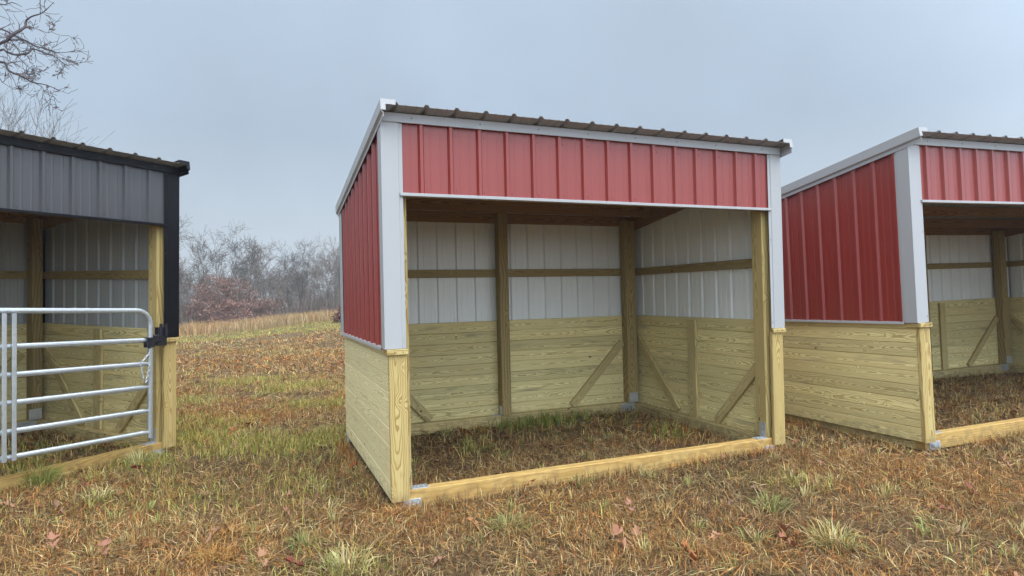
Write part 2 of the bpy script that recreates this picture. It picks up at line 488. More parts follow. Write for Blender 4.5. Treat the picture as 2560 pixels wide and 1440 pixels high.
# ------------------------------------------------------------------ sheds
PITCH = 0.2286
def panel(mb, o, Sv, Tv, Nv, s0, s1, t0, t1, phase, thick=0.0015, hrib=0.023):
    """ribbed steel sheet: ribs every nine inches along Sv, running along Tv, outer skin slot 0, inner slot 1"""
    o, Sv, Tv, Nv = Vector(o), Vector(Sv), Vector(Tv), Vector(Nv)
    f0 = t0 if callable(t0) else (lambda s: t0)
    f1 = t1 if callable(t1) else (lambda s: t1)
    pts = []
    k0 = math.floor((s0 - phase) / PITCH) - 1
    k1 = math.ceil((s1 - phase) / PITCH) + 1
    for k in range(k0, k1 + 1):
        c = phase + k * PITCH
        pts += [(c - .024, 0), (c - .011, hrib), (c + .011, hrib), (c + .024, 0)]
        for q in (1 / 3, 2 / 3):
            d = c + PITCH * q
            pts += [(d - .011, 0), (d - .004, .0022), (d + .004, .0022), (d + .011, 0)]
    pts.sort()
    def hat(s):
        for (a, ha), (b, hb) in zip(pts, pts[1:]):
            if a <= s <= b: return ha + (hb - ha) * (s - a) / max(b - a, 1e-9)
        return 0
    prof = [(s0, hat(s0))] + [p for p in pts if s0 < p[0] < s1] + [(s1, hat(s1))]
    def P(s, t, h): return o + Sv * s + Tv * t + Nv * h
    for (a, ha), (b, hb) in zip(prof, prof[1:]):
        mb.quad([P(a, f0(a), ha), P(b, f0(b), hb), P(b, f1(b), hb), P(a, f1(a), ha)], [(a, 0), (b, 0), (b, 1), (a, 1)], .5, 0)
        q = thick
        mb.quad([P(a, f1(a), ha - q), P(b, f1(b), hb - q), P(b, f0(b), hb - q), P(a, f0(a), ha - q)], [(a, 1), (b, 1), (b, 0), (a, 0)], .5, 1)
        for ff in (f0, f1):
            mb.quad([P(a, ff(a), ha - q), P(b, ff(b), hb - q), P(b, ff(b), hb), P(a, ff(a), ha)], [(0, 0)] * 4, .5, 0)

def screws(mb, pts, n, mi=1, r=0.006):
    n = Vector(n)
    for p in pts:
        p = Vector(p)
        mb.tube([p - n * .002, p + n * .004], r, 6, mi)

def planks(mb, o, Sv, Nv, length, z0, z1, h=0.131, th=0.036, joints=(), ch=0.0048):
    """tongue-and-groove boards stacked from z0 to z1, chamfered edges"""
    o, Sv, Nv = Vector(o), Vector(Sv), Vector(Nv)
    z = z0
    c = ch
    cuts = [0] + list(joints) + [length]
    while z < z1 - 0.01:
        t = min(z + h, z1)
        a, b = z + .001, t - .001
        prof = [(0, a + c), (c, a), (th - c, a), (th, a + c), (th, b - c), (th - c, b), (c, b), (0, b - c)]
        for p0, p1 in zip(cuts, cuts[1:]):
            # slight set-back differences between boards, as nailed by hand
            mb.prism(prof, o + Sv * (p0 + .0008) + Nv * random.uniform(-.0012, .0012), Nv, (0, 0, 1), Sv, p1 - p0 - .0016)
        z = t

def shed(name, label, group, mat, W, D, skin, trim, posts, pale, boards_in, phase, side_phase=0.12):
    root = empty(name, mat, label, 'shed', group)
    inner = M_inner_dim if skin is M_char else M_inner
    ZT, ZO, ZW, ZS, ZI = 2.752, 2.222, 1.062, 1.100, 1.172
    RF, RS = 2.842, 0.139                         # roof height at the front edge, fall per metre
    YF, YB = -0.155, D + 0.10
    roofz = lambda y: RF - RS * (y - YF)
    X_, Y_, Z_ = Vector((1, 0, 0)), Vector((0, 1, 0)), Vector((0, 0, 1))
    def part(build, nm, mats, parent=root, **kw):
        mb = MB(); build(mb)
        return mb.build(nm, mats, parent, **kw)
    # base beams
    part(lambda b: b.box(.045, W - .045, .006, .096, -.085, .060, .72, ch=.006), 'base_beam', M_sill)
    part(lambda b: b.box(.10, W - .10, D - .13, D - .04, -.10, .058, ch=.006), 'base_beam', M_frame)
    for x0 in (.042, W - .132):
        part(lambda b: b.box(x0, x0 + .09, .098, D - .04, -.085, .045, ch=.006), 'base_beam', M_frame)
    # corner and back posts
    for x0 in (.040, W - .165):
        part(lambda b: b.box(x0, x0 + .125, .030, .168, .062, 2.62, ch=.005), 'corner_post', M_post)
    pw = .110 if skin is M_char else .150
    for x0 in (.085, W - .095 - pw):
        part(lambda b: b.box(x0, x0 + pw, D - .165, D - .045, .06, roofz(D) - .09, ch=.005), 'corner_post', M_stud)
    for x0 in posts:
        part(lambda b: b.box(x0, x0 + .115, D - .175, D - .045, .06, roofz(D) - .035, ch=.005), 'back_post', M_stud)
    # lower walls
    part(lambda b: planks(b, (.004, .004, 0), Y_, X_, D - .008, .0, ZI, .1303, ch=.003 if pale else .0048), 'plank_wall', M_pale if pale else M_board)
    part(lambda b: planks(b, (W - .004, .004, 0), Y_, -X_, D - .008, .0, ZI, .1303), 'plank_wall', M_board)
    js = [p + .058 for p in posts]
    part(lambda b: planks(b, (.045, D - .004, 0), X_, -Y_, W - .09, .05, ZI, .1245, joints=[j - .045 for j in js]), 'plank_wall', M_board)
    # front post cladding and its cap
    for x0, sg in ((0.0, 1), (W - .132, -1)):
        part(lambda b: b.box(x0, x0 + .132, -.036, .002, 0, ZW, .9, ch=.004), 'post_board', M_post)
        def cap(b):
            xa, xb = (x0 - .016, x0 + .138) if sg > 0 else (x0 - .006, x0 + .148)
            b.box(xa, xb, -.058, -.0375, ZW - .002, ZW + .037, .85, ch=.003)
            xs = (x0 - .016, x0 + .002) if sg > 0 else (x0 + .130, x0 + .148)
            b.box(xs[0], xs[1], -.037, .085, ZW - .002, ZW + .037, .8, ch=.003)
            screws(b, [(x0 + .04, -.059, ZW + .018), (x0 + .10, -.059, ZW + .018)], (0, -1, 0), r=.004)
        part(cap, 'post_cap', [M_post, M_screw])
    # steel walls
    top_in = lambda s: roofz(s) - .004
    part(lambda b: (panel(b, (0, -.012, 0), X_, Z_, -Y_, .11, W - .11, ZO + .014, ZT + .05, phase), screws(b, [(phase + k * PITCH + .045, -.012, z) for k in range(int((W - .3 - phase) / PITCH) + 1) for z in (ZO + .05, ZT - .06)], (0, -1, 0), 0, .0065)), 'front_panel', [skin, inner])
    def side(b, x, n_, ph):
        panel(b, (x, 0, 0), Y_, Z_, n_, .02, D - .02, ZS - .008, top_in, ph)
        k = 0
        while ph + k * PITCH < D - .1:
            for z in (ZS + .05, 1.737):
                screws(b, [(x, ph + k * PITCH + .045, z)], n_, 0, .0075)
            k += 1
    part(lambda b: side(b, 0, -X_, side_phase), 'side_panel', [skin, inner])
    part(lambda b: side(b, W, X_, side_phase + .05), 'side_panel', [skin, inner])
    part(lambda b: panel(b, (0, D, 0), X_, Z_, Y_, .03, W - .03, ZS - .008, roofz(D) - .004, phase + .09), 'back_panel', [skin, inner])
    # corner trims: a folded angle with a small return step
    def corner(x, y, sx, sy, z0, z1):
        def f(b):
            q = .026
            prof = [(-q, -q), (.098, -q), (.104, -q + .007), (.130, -q + .007), (.130, -q + .010), (.102, -q + .010), (.096, -q + .003),
                    (-q + .003, -q + .003), (-q + .003, .096), (-q + .010, .102), (-q + .010, .130), (-q + .007, .130), (-q + .007, .104), (-q, .098)]
            if sx * sy < 0: prof = prof[::-1]
            b.prism(prof, (x, y, z0), (sx, 0, 0), (0, sy, 0), (0, 0, 1), z1 - z0, .5)
            zz = [z0 + .06 + k * (z1 - z0 - .1) / 2 for k in range(3)]
            screws(b, [(x + sx * .115, y - sy * .022, z) for z in zz], (0, -sy, 0), 1, .0045)
        return f
    SM = [trim, M_screw if trim is M_black else M_white]
    part(corner(0, -.010, 1, 1, ZW + .040, ZT + .012), 'corner_trim', SM)
    part(corner(W, -.010, -1, 1, ZW + .040, ZT + .012), 'corner_trim', SM)
    part(corner(0, D, 1, -1, ZS + .012, roofz(D) - .03), 'corner_trim', SM)
    part(corner(W, D, -1, -1, ZS + .012, roofz(D) - .03), 'corner_trim', SM)
    # flashing under the steel
    def flash(x, sx):
        def f(b):
            prof = [(0, .012), (.034, .010), (.036, -.012), (.034, -.012), (.032, .007), (0, .009)]
            if sx > 0: prof = prof[::-1]
            b.prism(prof, (x, .09, ZS), (sx, 0, 0), (0, 0, 1), (0, 1, 0), D - .06)
        return f
    part(flash(.002, -1), 'base_flashing', M_white if trim is M_white else trim)
    part(flash(W - .002, 1), 'base_flashing', M_white if trim is M_white else trim)
    # fascia and drip edge
    def fascia(b):
        b.box(-.022, W + .022, -.046, -.040, ZT, RF - .026, .5, ch=.001)
        b.box(-.022, W + .022, -.047, -.030, ZT - .003, ZT, .5, ch=.0005)
        n = max(4, int(W / .45))
        screws(b, [(.25 + k * (W - .5) / (n - 1) + random.uniform(-.06, .06), -.046, ZT + .033) for k in range(n)], (0, -1, 0), 1, .005)
    part(fascia, 'fascia_trim', [trim, M_screw])
    part(lambda b: b.box(.108, W - .108, -.048, -.004, ZO - .008, ZO + .015, .5, ch=.002), 'drip_trim', trim)
    # header, purlins, rafters
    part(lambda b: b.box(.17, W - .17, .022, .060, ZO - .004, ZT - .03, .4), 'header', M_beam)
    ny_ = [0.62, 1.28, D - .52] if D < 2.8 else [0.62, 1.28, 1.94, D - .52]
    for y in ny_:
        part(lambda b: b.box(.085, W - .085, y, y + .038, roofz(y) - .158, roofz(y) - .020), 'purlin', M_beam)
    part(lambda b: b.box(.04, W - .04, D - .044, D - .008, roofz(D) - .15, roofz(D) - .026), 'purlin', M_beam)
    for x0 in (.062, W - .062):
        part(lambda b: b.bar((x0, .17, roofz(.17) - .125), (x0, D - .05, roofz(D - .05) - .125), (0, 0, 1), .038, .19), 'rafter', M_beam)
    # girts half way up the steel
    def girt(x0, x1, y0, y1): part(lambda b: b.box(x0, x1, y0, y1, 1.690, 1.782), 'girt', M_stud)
    girt(.05, W - .05, D - .044, D - .008)
    girt(.008, .044, .17, D - .05)
    girt(W - .044, W - .008, .17, D - .05)
    # knee braces and the short studs on the planks
    yb = D - .062
    def brace(p0, p1, up, wd=.092): part(lambda b: b.bar(p0, p1, up, wd, .038), 'brace', M_frame)
    brace((W - .26, yb, .83), (W - .26 - .745, yb, .075), (0, 1, 0))
    brace((.24, yb, .83), (.93, yb, .075), (0, 1, 0))
    for xx, sg in ((.066, 1), (W - .062, -1)):
        brace((xx, D - .14, .88), (xx, D - .14 - .79, .07), (1, 0, 0))
        brace((xx, .17, .77), (xx, .84, .07), (1, 0, 0))
        part(lambda b: b.box(xx - .019, xx + .019, D * .5 - .07, D * .5 + .06, .048, 1.142), 'stud', M_frame)
    if W > 5: 
        part(lambda b: b.box(W - 1.62, W - 1.50, D - .08, D - .042, .05, 1.135), 'stud', M_frame)
    # roof sheet and rake trims
    sl = math.hypot(1, RS)
    T_ = Vector((0, 1, -RS)) / sl
    NR = Vector((0, RS, 1)) / sl
    part(lambda b: panel(b, (0, YF, RF), X_, T_, NR, -.025, W + .025, 0, (YB - YF) * sl, phase + .015, .002, .020), 'roof', [M_roof, M_roofin])
    def rake(x, sg):
        def f(b):
            # lip over the sheet, outer face, fold back, strip against the wall
            prof = [(-.06, .032), (.048, .032), (.048, -.052), (.031, -.068), (.031, -.098), (.028, -.098), (.028, -.066), (.044, -.050), (.044, .028), (-.06, .028)]
            if sg > 0: prof = prof[::-1]
            b.prism(prof, Vector((x, YF - .008, RF)), (sg, 0, 0), NR, T_, (YB - YF) * sl + .016)
            o_ = Vector((x, YF - .0085, RF))
            fl = [(-.06, -.006), (-.06, .0318), (.0478, .0318), (.0478, -.05), (.012, -.05), (.012, -.006)]
            if sg > 0: fl = fl[::-1]
            b.prism(fl, o_, (sg, 0, 0), NR, -T_, .0025)
        return f
    part(rake(0, -1), 'rake_trim', trim)
    part(rake(W, 1), 'rake_trim', trim)
    # galvanised angles on the base beams
    def bracket(b, x, sg):
        t = .005
        b.box(min(x, x + sg * .125), max(x, x + sg * .125), .012, .100, .0602, .0602 + t, .5, ch=.001)
        b.box(min(x, x + sg * t), max(x, x + sg * t), .045, .125, .066, .200, .5, ch=.001)
        screws(b, [(x + sg * .05, .055, .066), (x + sg * .09, .055, .066), (x + sg * .025, .055, .066)], (0, 0, 1), 0, .008)
        screws(b, [(x + sg * t, .085, .11), (x + sg * t, .085, .16)], (sg, 0, 0), 0, .008)
    for x, sg in ((.1652, 1), (W - .1652, -1)):
        br = part(lambda b: bracket(b, x, sg), 'bracket', M_galv)
    for x0 in (.088, W - .088 - .135):
        br = part(lambda b: b.box(x0, x0 + .135, -.004, .0056, -.085, -.004, .5, ch=.001), 'strap_plate', M_galv)
        def loop(b):
            pts = [(x0 + .018 + .10 * i / 8, -.006 - .042 * math.sin(math.pi * i / 8) ** .7, -.040) for i in range(9)]
            for z in (-.030, -.036, -.042, -.048):
                b.tube([(p[0], p[1], z) for p in pts], .0042, 6)
            screws(b, [(x0 + .012, -.004, -.02), (x0 + .012, -.004, -.065), (x0 + .125, -.004, -.02)], (0, -1, 0), 0, .006)
        part(loop, 'strap_loop', M_galv, br)
    for x0 in (W - .245, .085):
        def back_br(b):
            b.box(x0 + .01, x0 + .14, D - .170, D - .1655, .062, .185, .5, ch=.001)
            b.box(x0 - .09, x0 + .10, D - .1365, D - .1315, -.055, .05, .5, ch=.001)
            screws(b, [(x0 + .04 + .06 * i, D - .170, .10 + .05 * j) for i in range(2) for j in range(2)], (0, -1, 0), 0, .007)
        part(back_br, 'bracket', M_galv)
    for x0 in posts:
        part(lambda b: (b.box(x0 - .0055, x0 - .0005, D - .165, D - .09, .062, .17, .5, ch=.001), b.box(x0 - .10, x0 - .006, D - .132, D - .06, .0585, .0625, .5, ch=.001)), 'bracket', M_galv)
    return root

def pose(x, y, z, yaw, a=0, c=0):
    return Matrix.Translation((x, y, z)) @ Matrix.Rotation(yaw, 4, 'Z') @ Matrix.Rotation(a, 4, 'X') @ Matrix.Rotation(c, 4, 'Y')
PL = pose(-4.53014790, .224714995, .0263049123, .703959607, .0305533915, .000393591619)
PR = pose(4.7606188, -.6582178, .02874043, -.04805255, -.01563261, -.0136626)
G_SHED = 'run-in sheds standing in the field'
shed('horse_shed', 'red steel run-in shed with white trim in the middle, seen whole from its open front', G_SHED, Matrix.Identity(4),
     3.75, 2.43, M_red, M_white, [1.765], True, True, .274)
shed('horse_shed', 'charcoal steel run-in shed with black trim and a tube gate across its opening', G_SHED, PL,
     3.75, 2.43, M_char, M_black, [1.765], False, True, 2.33 - 9 * PITCH)
shed('horse_shed', 'red steel run-in shed at the right edge, its plank and steel side wall facing us', G_SHED, PR,
     6.10, 3.05, M_red, M_white, [2.0, 4.0], False, True, .216, .126)

# ------------------------------------------------------------------ gate of the charcoal shed
def gate():
    root = empty('tube_gate', PL, 'silver galvanized tube gate of six rails across the charcoal shed opening', 'gate')
    yg = -.105; r = .024; R = .14
    def part(build, nm, mat, parent=root, smooth=True):
        mb = MB(); build(mb); return mb.build(nm, mat, parent, smooth)
    x0, x1 = .36, 3.433
    tilt = lambda x: .030 * (x1 - x)
    def frame(b):
        pts = [(x0, yg, .20 + tilt(x0))]
        zt = 1.385
        for k in range(7):
            a = math.pi / 2 * k / 6
            pts.append((x0 + R - R * math.cos(a), yg, zt - R + tilt(x0) + R * math.sin(a)))
        for k in range(7):
            a = math.pi / 2 * k / 6
            pts.append((x1 - R + R * math.sin(a), yg, zt - R + R * math.cos(a)))
        pts.append((x1, yg, .16))
        b.tube(pts, r, 12)
    part(frame, 'gate_frame', M_gate)
    for z in (1.098, .872, .648, .420, .213):
        def rail(b):
            # flattened at the ends where it meets the frame
            b.tube([(x1 - .018, yg, z), (x1 - .075, yg, z + tilt(x1 - .07)), (x0 + .07, yg, z + tilt(x0 + .07)), (x0 + .018, yg, z + tilt(x0))], [.012, .0235, .0235, .012], 12)
        part(rail, 'rail', M_gate)
    for x in (2.235, 2.302):
        part(lambda b: b.box(x - .016, x + .016, yg - .046, yg - .0245, .19 + tilt(x), 1.365 + tilt(x), .5, ch=.004), 'stile', M_gate, smooth=False)
    # latch: clamp on the gate, catch on the post
    def latch(b):
        b.box(x1 - .05, x1 + .032, yg - .030, yg + .030, 1.03, 1.125, .5, ch=.006)
        b.box(x1 + .02, x1 + .10, yg - .030, yg - .006, 1.075, 1.145, .5, ch=.006)
        for z in (1.03, 1.115): b.tube([(x1 - .03, yg - .030, z), (x1 - .03, yg - .045, z)], .010, 8)
    lt = part(latch, 'latch', M_latch, smooth=False)
    def catch(b):
        b.box(x1 + .075, x1 + .165, yg - .01, yg + .055, 1.035, 1.215, .5, ch=.006)
        for dx in (.092, .146): b.box(x1 + dx - .012, x1 + dx + .012, yg - .035, yg - .012, 1.13, 1.25, .5, ch=.005)
    part(catch, 'catch', M_latch, lt, smooth=False)
    return root
gate()
def chain():
    root = empty('chain', PL, 'thin steel chain looped over the third rail of the tube gate', 'chain')
    mb = MB()
    x0, zc, y = 3.33, .905, -.135
    path = []
    for k in range(60):
        s = k / 59
        if s < .3: p = (3.433 - .02 - .09 * (s / .3), y - .004, .99 - .10 * (s / .3))
        else:
            a = (s - .3) / .7
            p = (3.325 + .085 * a, y, .895 - .19 * math.sin(math.pi * min(1, a * 1.02)) ** .8)
        path.append(Vector(p))
    acc = 0; last = path[0]; flip = 0
    for a, b_ in zip(path, path[1:]):
        d = (b_ - a).normalized(); ln = (b_ - a).length; t = 0
        while acc + ln - t >= .024:
            t += .024 - acc; acc = 0
            c = a + d * t
            side = Vector((0, 1, 0)) if flip else d.cross(Vector((0, 1, 0)))
            flip ^= 1
            ring = [c + d * (.016 * math.cos(q)) + side * (.0085 * math.sin(q)) for q in [2 * math.pi * i / 8 for i in range(8)]]
            mb.tube(ring, .0032, 5, closed=True)
        acc += ln - t
    o = mb.build('links', M_galv, root, True)
    return root
chain()

# ------------------------------------------------------------------ grass, straw, leaves
CX, CY = CAM.x, CAM.y
def scatter(n, r0, r1, half=0.86, yaw=0.3925):
    r = np.sqrt(RNG.uniform(r0 * r0, r1 * r1, n))
    a = yaw + RNG.uniform(-half, half, n)
    return CX + r * np.sin(a), CY + r * np.cos(a)

SHEDS = [(Matrix.Identity(4), 3.75, 2.43), (PL, 3.75, 2.43), (PR, 6.10, 3.05)]
def clear_of_sheds(x, y, pad=0.012):
    """false where a blade would stand inside a wall or a base beam"""
    ok = np.ones(len(x), bool)
    for M_, W_, D_ in SHEDS:
        inv = np.array(M_.inverted())
        lx = inv[0, 0] * x + inv[0, 1] * y + inv[0, 3]
        ly = inv[1, 0] * x + inv[1, 1] * y + inv[1, 3]
        outer = (lx > -pad) & (lx < W_ + pad) & (ly > -.045 - pad) & (ly < D_ + pad)
        inner = (lx > .14 + pad) & (lx < W_ - .14 - pad) & (ly > .10 + pad) & (ly < D_ - .135 - pad)
        ok &= ~(outer & ~inner)
    return ok

GREEN = [  # x, y, radius, strength: greener spots of the turf
    (-1.48, 3.15, .42, 1.2), (-1.06, 2.65, .5, 1.4), (-.62, 2.4, .48, 1.4), (-.25, 2.45, .38, 1.3), (-.1, 2.75, .3, 1.1), (-1.3, 4.0, .35, .9),
    (-1.64, 4.2, .4, .8), (-.95, 8.3, .6, .9), (-1.2, 7.9, .45, .7), (-.4, 6.9, .45, .9), (0, 6.95, .4, .9), (-.1, 4.9, .42, .9), (.2, 4.75, .35, .9),
    (-1.85, 5.9, .4, .7), (-1.75, 3.75, .35, .8), (1.93, 2.2, .22, 1.3), (2.35, 2.18, .26, 1.3), (2.75, 2.2, .16, .9), (3.15, .9, .18, .6), (1.1, 1.3, .2, .45),
    (-2.69, 1.94, .35, .8), (-1.9, 2.14, .45, .8), (-.44, -.89, .28, .6), (3.0, -.81, .25, .5), (-3.2, 2.6, .6, .7), (-2.0, 3.0, .5, .5), (6.8, 1.6, .5, .6), (-.6, .9, .5, .45), (-1.6, 1.0, .5, .4)]
def greenness(x, y):
    gsum = np.zeros_like(x)
    for gx_, gy_, r_, s_ in GREEN:
        gsum = np.maximum(gsum, s_ * np.exp(-((x - gx_) ** 2 + (y - gy_) ** 2) / (r_ * r_)))
    patch = sstep(.55, .75, vnoise(x * .6, y * .6, 31, 3)) * .28 * sstep(7, 12, y)
    band = sstep(31, 35, y) * .75 * sstep(-9, -2, x) + .3 * sstep(30, 35, y)
    return np.clip(np.maximum(gsum, np.maximum(patch, band)) + .25 * (vnoise(x * 3, y * 3, 77, 2) - .5), 0, 1.3)

STRAW = [(.36, .235, .115), (.27, .165, .08), (.50, .385, .22), (.19, .11, .05), (.12, .07, .036), (.33, .24, .135), (.25, .185, .105), (.62, .50, .32), (.16, .095, .05)]
DARK = [(.11, .065, .036), (.155, .09, .046), (.07, .042, .026), (.22, .145, .08), (.17, .13, .08), (.40, .31, .19), (.13, .075, .04)]
ORANGE = [(.42, .20, .06), (.34, .145, .04), (.48, .26, .09), (.25, .105, .033)]
TAN = [(.52, .375, .18), (.42, .275, .12), (.62, .48, .27), (.35, .215, .09)]
GREENS = [(.27, .28, .055), (.35, .33, .075), (.21, .23, .05), (.44, .39, .11), (.31, .31, .09)]
RUST = [(.26, .085, .03), (.33, .12, .04), (.20, .065, .028)]

for pal in (STRAW, DARK, TAN):
    for i, (r_, g_, b_) in enumerate(pal): pal[i] = (r_ * .88, g_ * .83, b_ * .66)

def blades(name, x, y, length, lean, width, col, label, cat='grass', zoff=0.0, curve=0.5, azim=None, parent=None, base_z=None):
    """curved tapering blades, one quad and one tip each; lean is the angle from upright at the root"""
    n = len(x)
    az = RNG.uniform(0, 2 * np.pi, n) if azim is None else azim
    z = (ground_z(x, y) if base_z is None else base_z) + zoff - .004
    d = np.stack([np.cos(az), np.sin(az)], -1)
    sd_ = np.stack([-np.sin(az), np.cos(az)], -1)
    twist = RNG.uniform(-.9, .9, n)
    def step(th): return np.concatenate([d * np.sin(th)[:, None], np.cos(th)[:, None]], 1)
    p0 = np.stack([x, y, z], -1)
    p1 = p0 + step(lean) * (length * .55)[:, None]
    p2 = p1 + step(lean + curve * RNG.uniform(.2, 1.6, n)) * (length * .45)[:, None]
    # a lying blade must not dive into the soil
    p2[:, 2] = np.maximum(p2[:, 2], ground_z(p2[:, 0], p2[:, 1]) + .002) if base_z is None else p2[:, 2]
    s3 = np.concatenate([sd_ * np.cos(twist)[:, None], np.sin(twist)[:, None] * .8], 1) * width[:, None] * .5
    V = np.stack([p0 - s3, p0 + s3, p1 + s3 * .85, p1 - s3 * .85, p2], 1).reshape(-1, 3)
    b = np.arange(n) * 5
    F4 = np.stack([b, b + 1, b + 2, b + 3], -1)
    F3 = np.stack([b + 3, b + 2, b + 4], -1)
    o = mesh_np(name, V, F4, F3, np.repeat(col, 5, 0), M_blade, parent)
    if label: tag(o, label, cat, kind='stuff')
    return o

def pick(pal, n, jit=.22):
    pal = np.array(pal); c = pal[RNG.integers(0, len(pal), n)]
    return np.clip(c * (1 + RNG.normal(0, jit, (n, 1))) * (1 + RNG.normal(0, .06, (n, 3))), .01, .8)

BLOBS = [  # x, y, radius, orange, dark: rusty spots and bare matted spots of this turf
    (2.9, -1.9, .75, .05, 1), (2.0, -.75, .7, .1, .9), (-.85, 1.2, .6, .05, 1), (-.35, .55, .5, .1, .9), (3.6, -.9, .6, .35, .5), (4.2, -1.1, .8, .8, .1),
    (-1.2, -.4, .45, .9, .1), (.1, -.25, .5, .9, .2), (1.1, -.5, .5, .7, .1), (1.35, -1.1, .5, .75, .1), (1.9, -1.35, .3, .5, 1), (-2.2, .3, .6, .45, .2),
    (.3, .35, .3, .6, .8), (2.0, 1.0, 1.0, .15, .9), (7, 1.5, 1.6, .35, .6), (-1.9, 1.3, .5, .2, .2), (.1, 12, 3, .8, .2), (-1.2, 10, 1.6, .5, .5)]
def colour_field(x, y):
    o = vnoise(x * .9, y * .9, 3, 3); dk = vnoise(x * .7 + 5, y * .7, 19, 3)
    og, dg = sstep(.50, .68, o), sstep(.44, .58, dk)
    for bx, by, br, bo, bd in BLOBS:
        w_ = np.exp(-((x - bx) ** 2 + (y - by) ** 2) / (br * br))
        og = og * (1 - w_) + bo * w_; dg = dg * (1 - w_) + bd * w_
    return og, dg

def field(n, r0, r1, kind, wid, lscale, half=.86):
    x, y = scatter(n, r0, r1, half)
    if kind != 'green':
        # clumped: pull two thirds of the blades towards clump centres
        nc = max(40, n // 26)
        cx_, cy_ = scatter(nc, r0, r1, half)
        k = RNG.integers(0, nc, n); pull = RNG.random(n) < (.62 if kind == 'stubble' else .3)
        sp = RNG.normal(0, .035 * lscale ** .7, (n, 2))
        x = np.where(pull, cx_[k] + sp[:, 0], x); y = np.where(pull, cy_[k] + sp[:, 1], y)
        hueid = np.where(pull, k, RNG.integers(0, nc, n))
    keep = clear_of_sheds(x, y) & (y < 47)
    org, drk = colour_field(x, y); gr = greenness(x, y)
    u = RNG.random(n)
    if kind == 'thatch':
        keep &= u < (1.0 - .55 * np.clip(gr, 0, 1.2)) * (1 - .35 * drk)
        x, y, org, drk, gr = (v[keep] for v in (x, y, org, drk, gr)); m_ = len(x)
        col = np.where((RNG.random(m_) < .28 + .6 * drk)[:, None], pick(DARK, m_), pick(STRAW, m_))
        col = np.where((RNG.random(m_) < .55 * org)[:, None], pick(ORANGE, m_), col)
        ln = RNG.uniform(.03, .14, m_) * lscale; le = np.radians(RNG.uniform(58, 88, m_))
        return x, y, ln, le, wid * RNG.uniform(.6, 1.3, m_), col, RNG.uniform(0, .022, m_), 14 * vnoise(x * 1.1, y * 1.1, 63, 2) + RNG.normal(0, .55, m_) + np.pi * RNG.integers(0, 2, m_)
    if kind == 'stubble':
        keep &= u < (1.0 - .85 * drk * (1 - org)) * (1 - .7 * np.clip(gr, 0, 1))
        hue = (hash2(hueid, hueid * 0 + 3, 5))[keep]
        x, y, org, drk = (v[keep] for v in (x, y, org, drk)); m_ = len(x)
        col = np.where((hue < .14 + .55 * org)[:, None], pick(ORANGE, m_, .18), pick(TAN, m_, .2))
        col = np.where((hue > .86)[:, None], pick(RUST, m_, .2), col)
        col = np.where((RNG.random(m_) < .3)[:, None], pick(STRAW, m_), col)
        ln = RNG.uniform(.025, .085, m_) * lscale; le = np.abs(RNG.normal(0, .45, m_))
        return x, y, ln, le, wid * RNG.uniform(.6, 1.2, m_), col, 0, RNG.uniform(0, 6.283, m_)
    keep &= u < gr * .95
    x, y = x[keep], y[keep]; m_ = len(x)
    col = pick(GREENS, m_, .18)
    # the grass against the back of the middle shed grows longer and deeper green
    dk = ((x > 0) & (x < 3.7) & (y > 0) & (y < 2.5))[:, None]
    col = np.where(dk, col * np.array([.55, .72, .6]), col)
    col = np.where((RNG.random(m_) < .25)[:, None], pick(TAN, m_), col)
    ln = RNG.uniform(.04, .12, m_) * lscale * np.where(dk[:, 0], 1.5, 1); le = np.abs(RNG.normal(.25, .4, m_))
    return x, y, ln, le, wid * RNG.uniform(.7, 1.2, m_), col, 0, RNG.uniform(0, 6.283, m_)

def sheet(name, kind, bands, label):
    parts = [field(n, r0, r1, kind, wd, ls) for (n, r0, r1, wd, ls) in bands]
    cat = [np.concatenate([np.broadcast_to(p[i], (len(p[0]),) + np.shape(p[i])[1:]) for p in parts]) for i in range(8)]
    blades(name, cat[0], cat[1], cat[2], cat[3], cat[4], cat[5], label, zoff=cat[6], azim=cat[7], curve=.25 if kind == 'thatch' else .5)

sheet('straw_thatch', 'thatch', [(120000, 2.6, 6.5, .0048, 1.0), (110000, 6.5, 13, .0080, 1.3), (60000, 13, 26, .020, 1.8), (42000, 26, 52, .036, 2.4)],
      'flattened brown straw and cut grass matted over the whole field')
sheet('dry_grass', 'stubble', [(95000, 2.6, 6.5, .0045, 1.2), (100000, 6.5, 13, .0075, 1.35), (65000, 13, 26, .016, 1.7), (52000, 26, 52, .032, 2.2)],
      'short dry tan and orange grass stubble standing in clumps all over the field')
# small tufts of still half green grass all through the near turf
tx_, ty_ = scatter(330, 2.7, 11)
tk = RNG.integers(0, 330, 9500)
ta = RNG.uniform(0, 6.283, 9500); tr_ = np.abs(RNG.normal(0, .04, 9500))
tx, ty = tx_[tk] + tr_ * np.cos(ta), ty_[tk] + tr_ * np.sin(ta)
kp = clear_of_sheds(tx, ty) & (tx < 3.2 + RNG.random(9500) * 3)
tpal = np.where((hash2(tk, tk * 0 + 1, 9) < .55)[:, None], pick([(.46, .40, .17), (.40, .35, .13), (.52, .45, .23)], 9500, .15), pick([(.30, .32, .10), (.38, .37, .14), (.24, .27, .09)], 9500, .15))
blades('tufted_grass', tx[kp], ty[kp], RNG.uniform(.05, .14, 9500)[kp], np.abs(RNG.normal(.35, .3, 9500))[kp] + tr_[kp] * 6, RNG.uniform(.0035, .0065, 9500)[kp], tpal[kp], 'many small half-green and straw-yellow grass tufts through the near turf', azim=ta[kp], curve=.6)
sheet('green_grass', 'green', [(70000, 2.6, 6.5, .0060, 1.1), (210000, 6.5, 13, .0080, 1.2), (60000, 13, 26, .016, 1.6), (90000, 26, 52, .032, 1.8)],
      'patches of short green grass between the dry stubble and inside the middle shed')

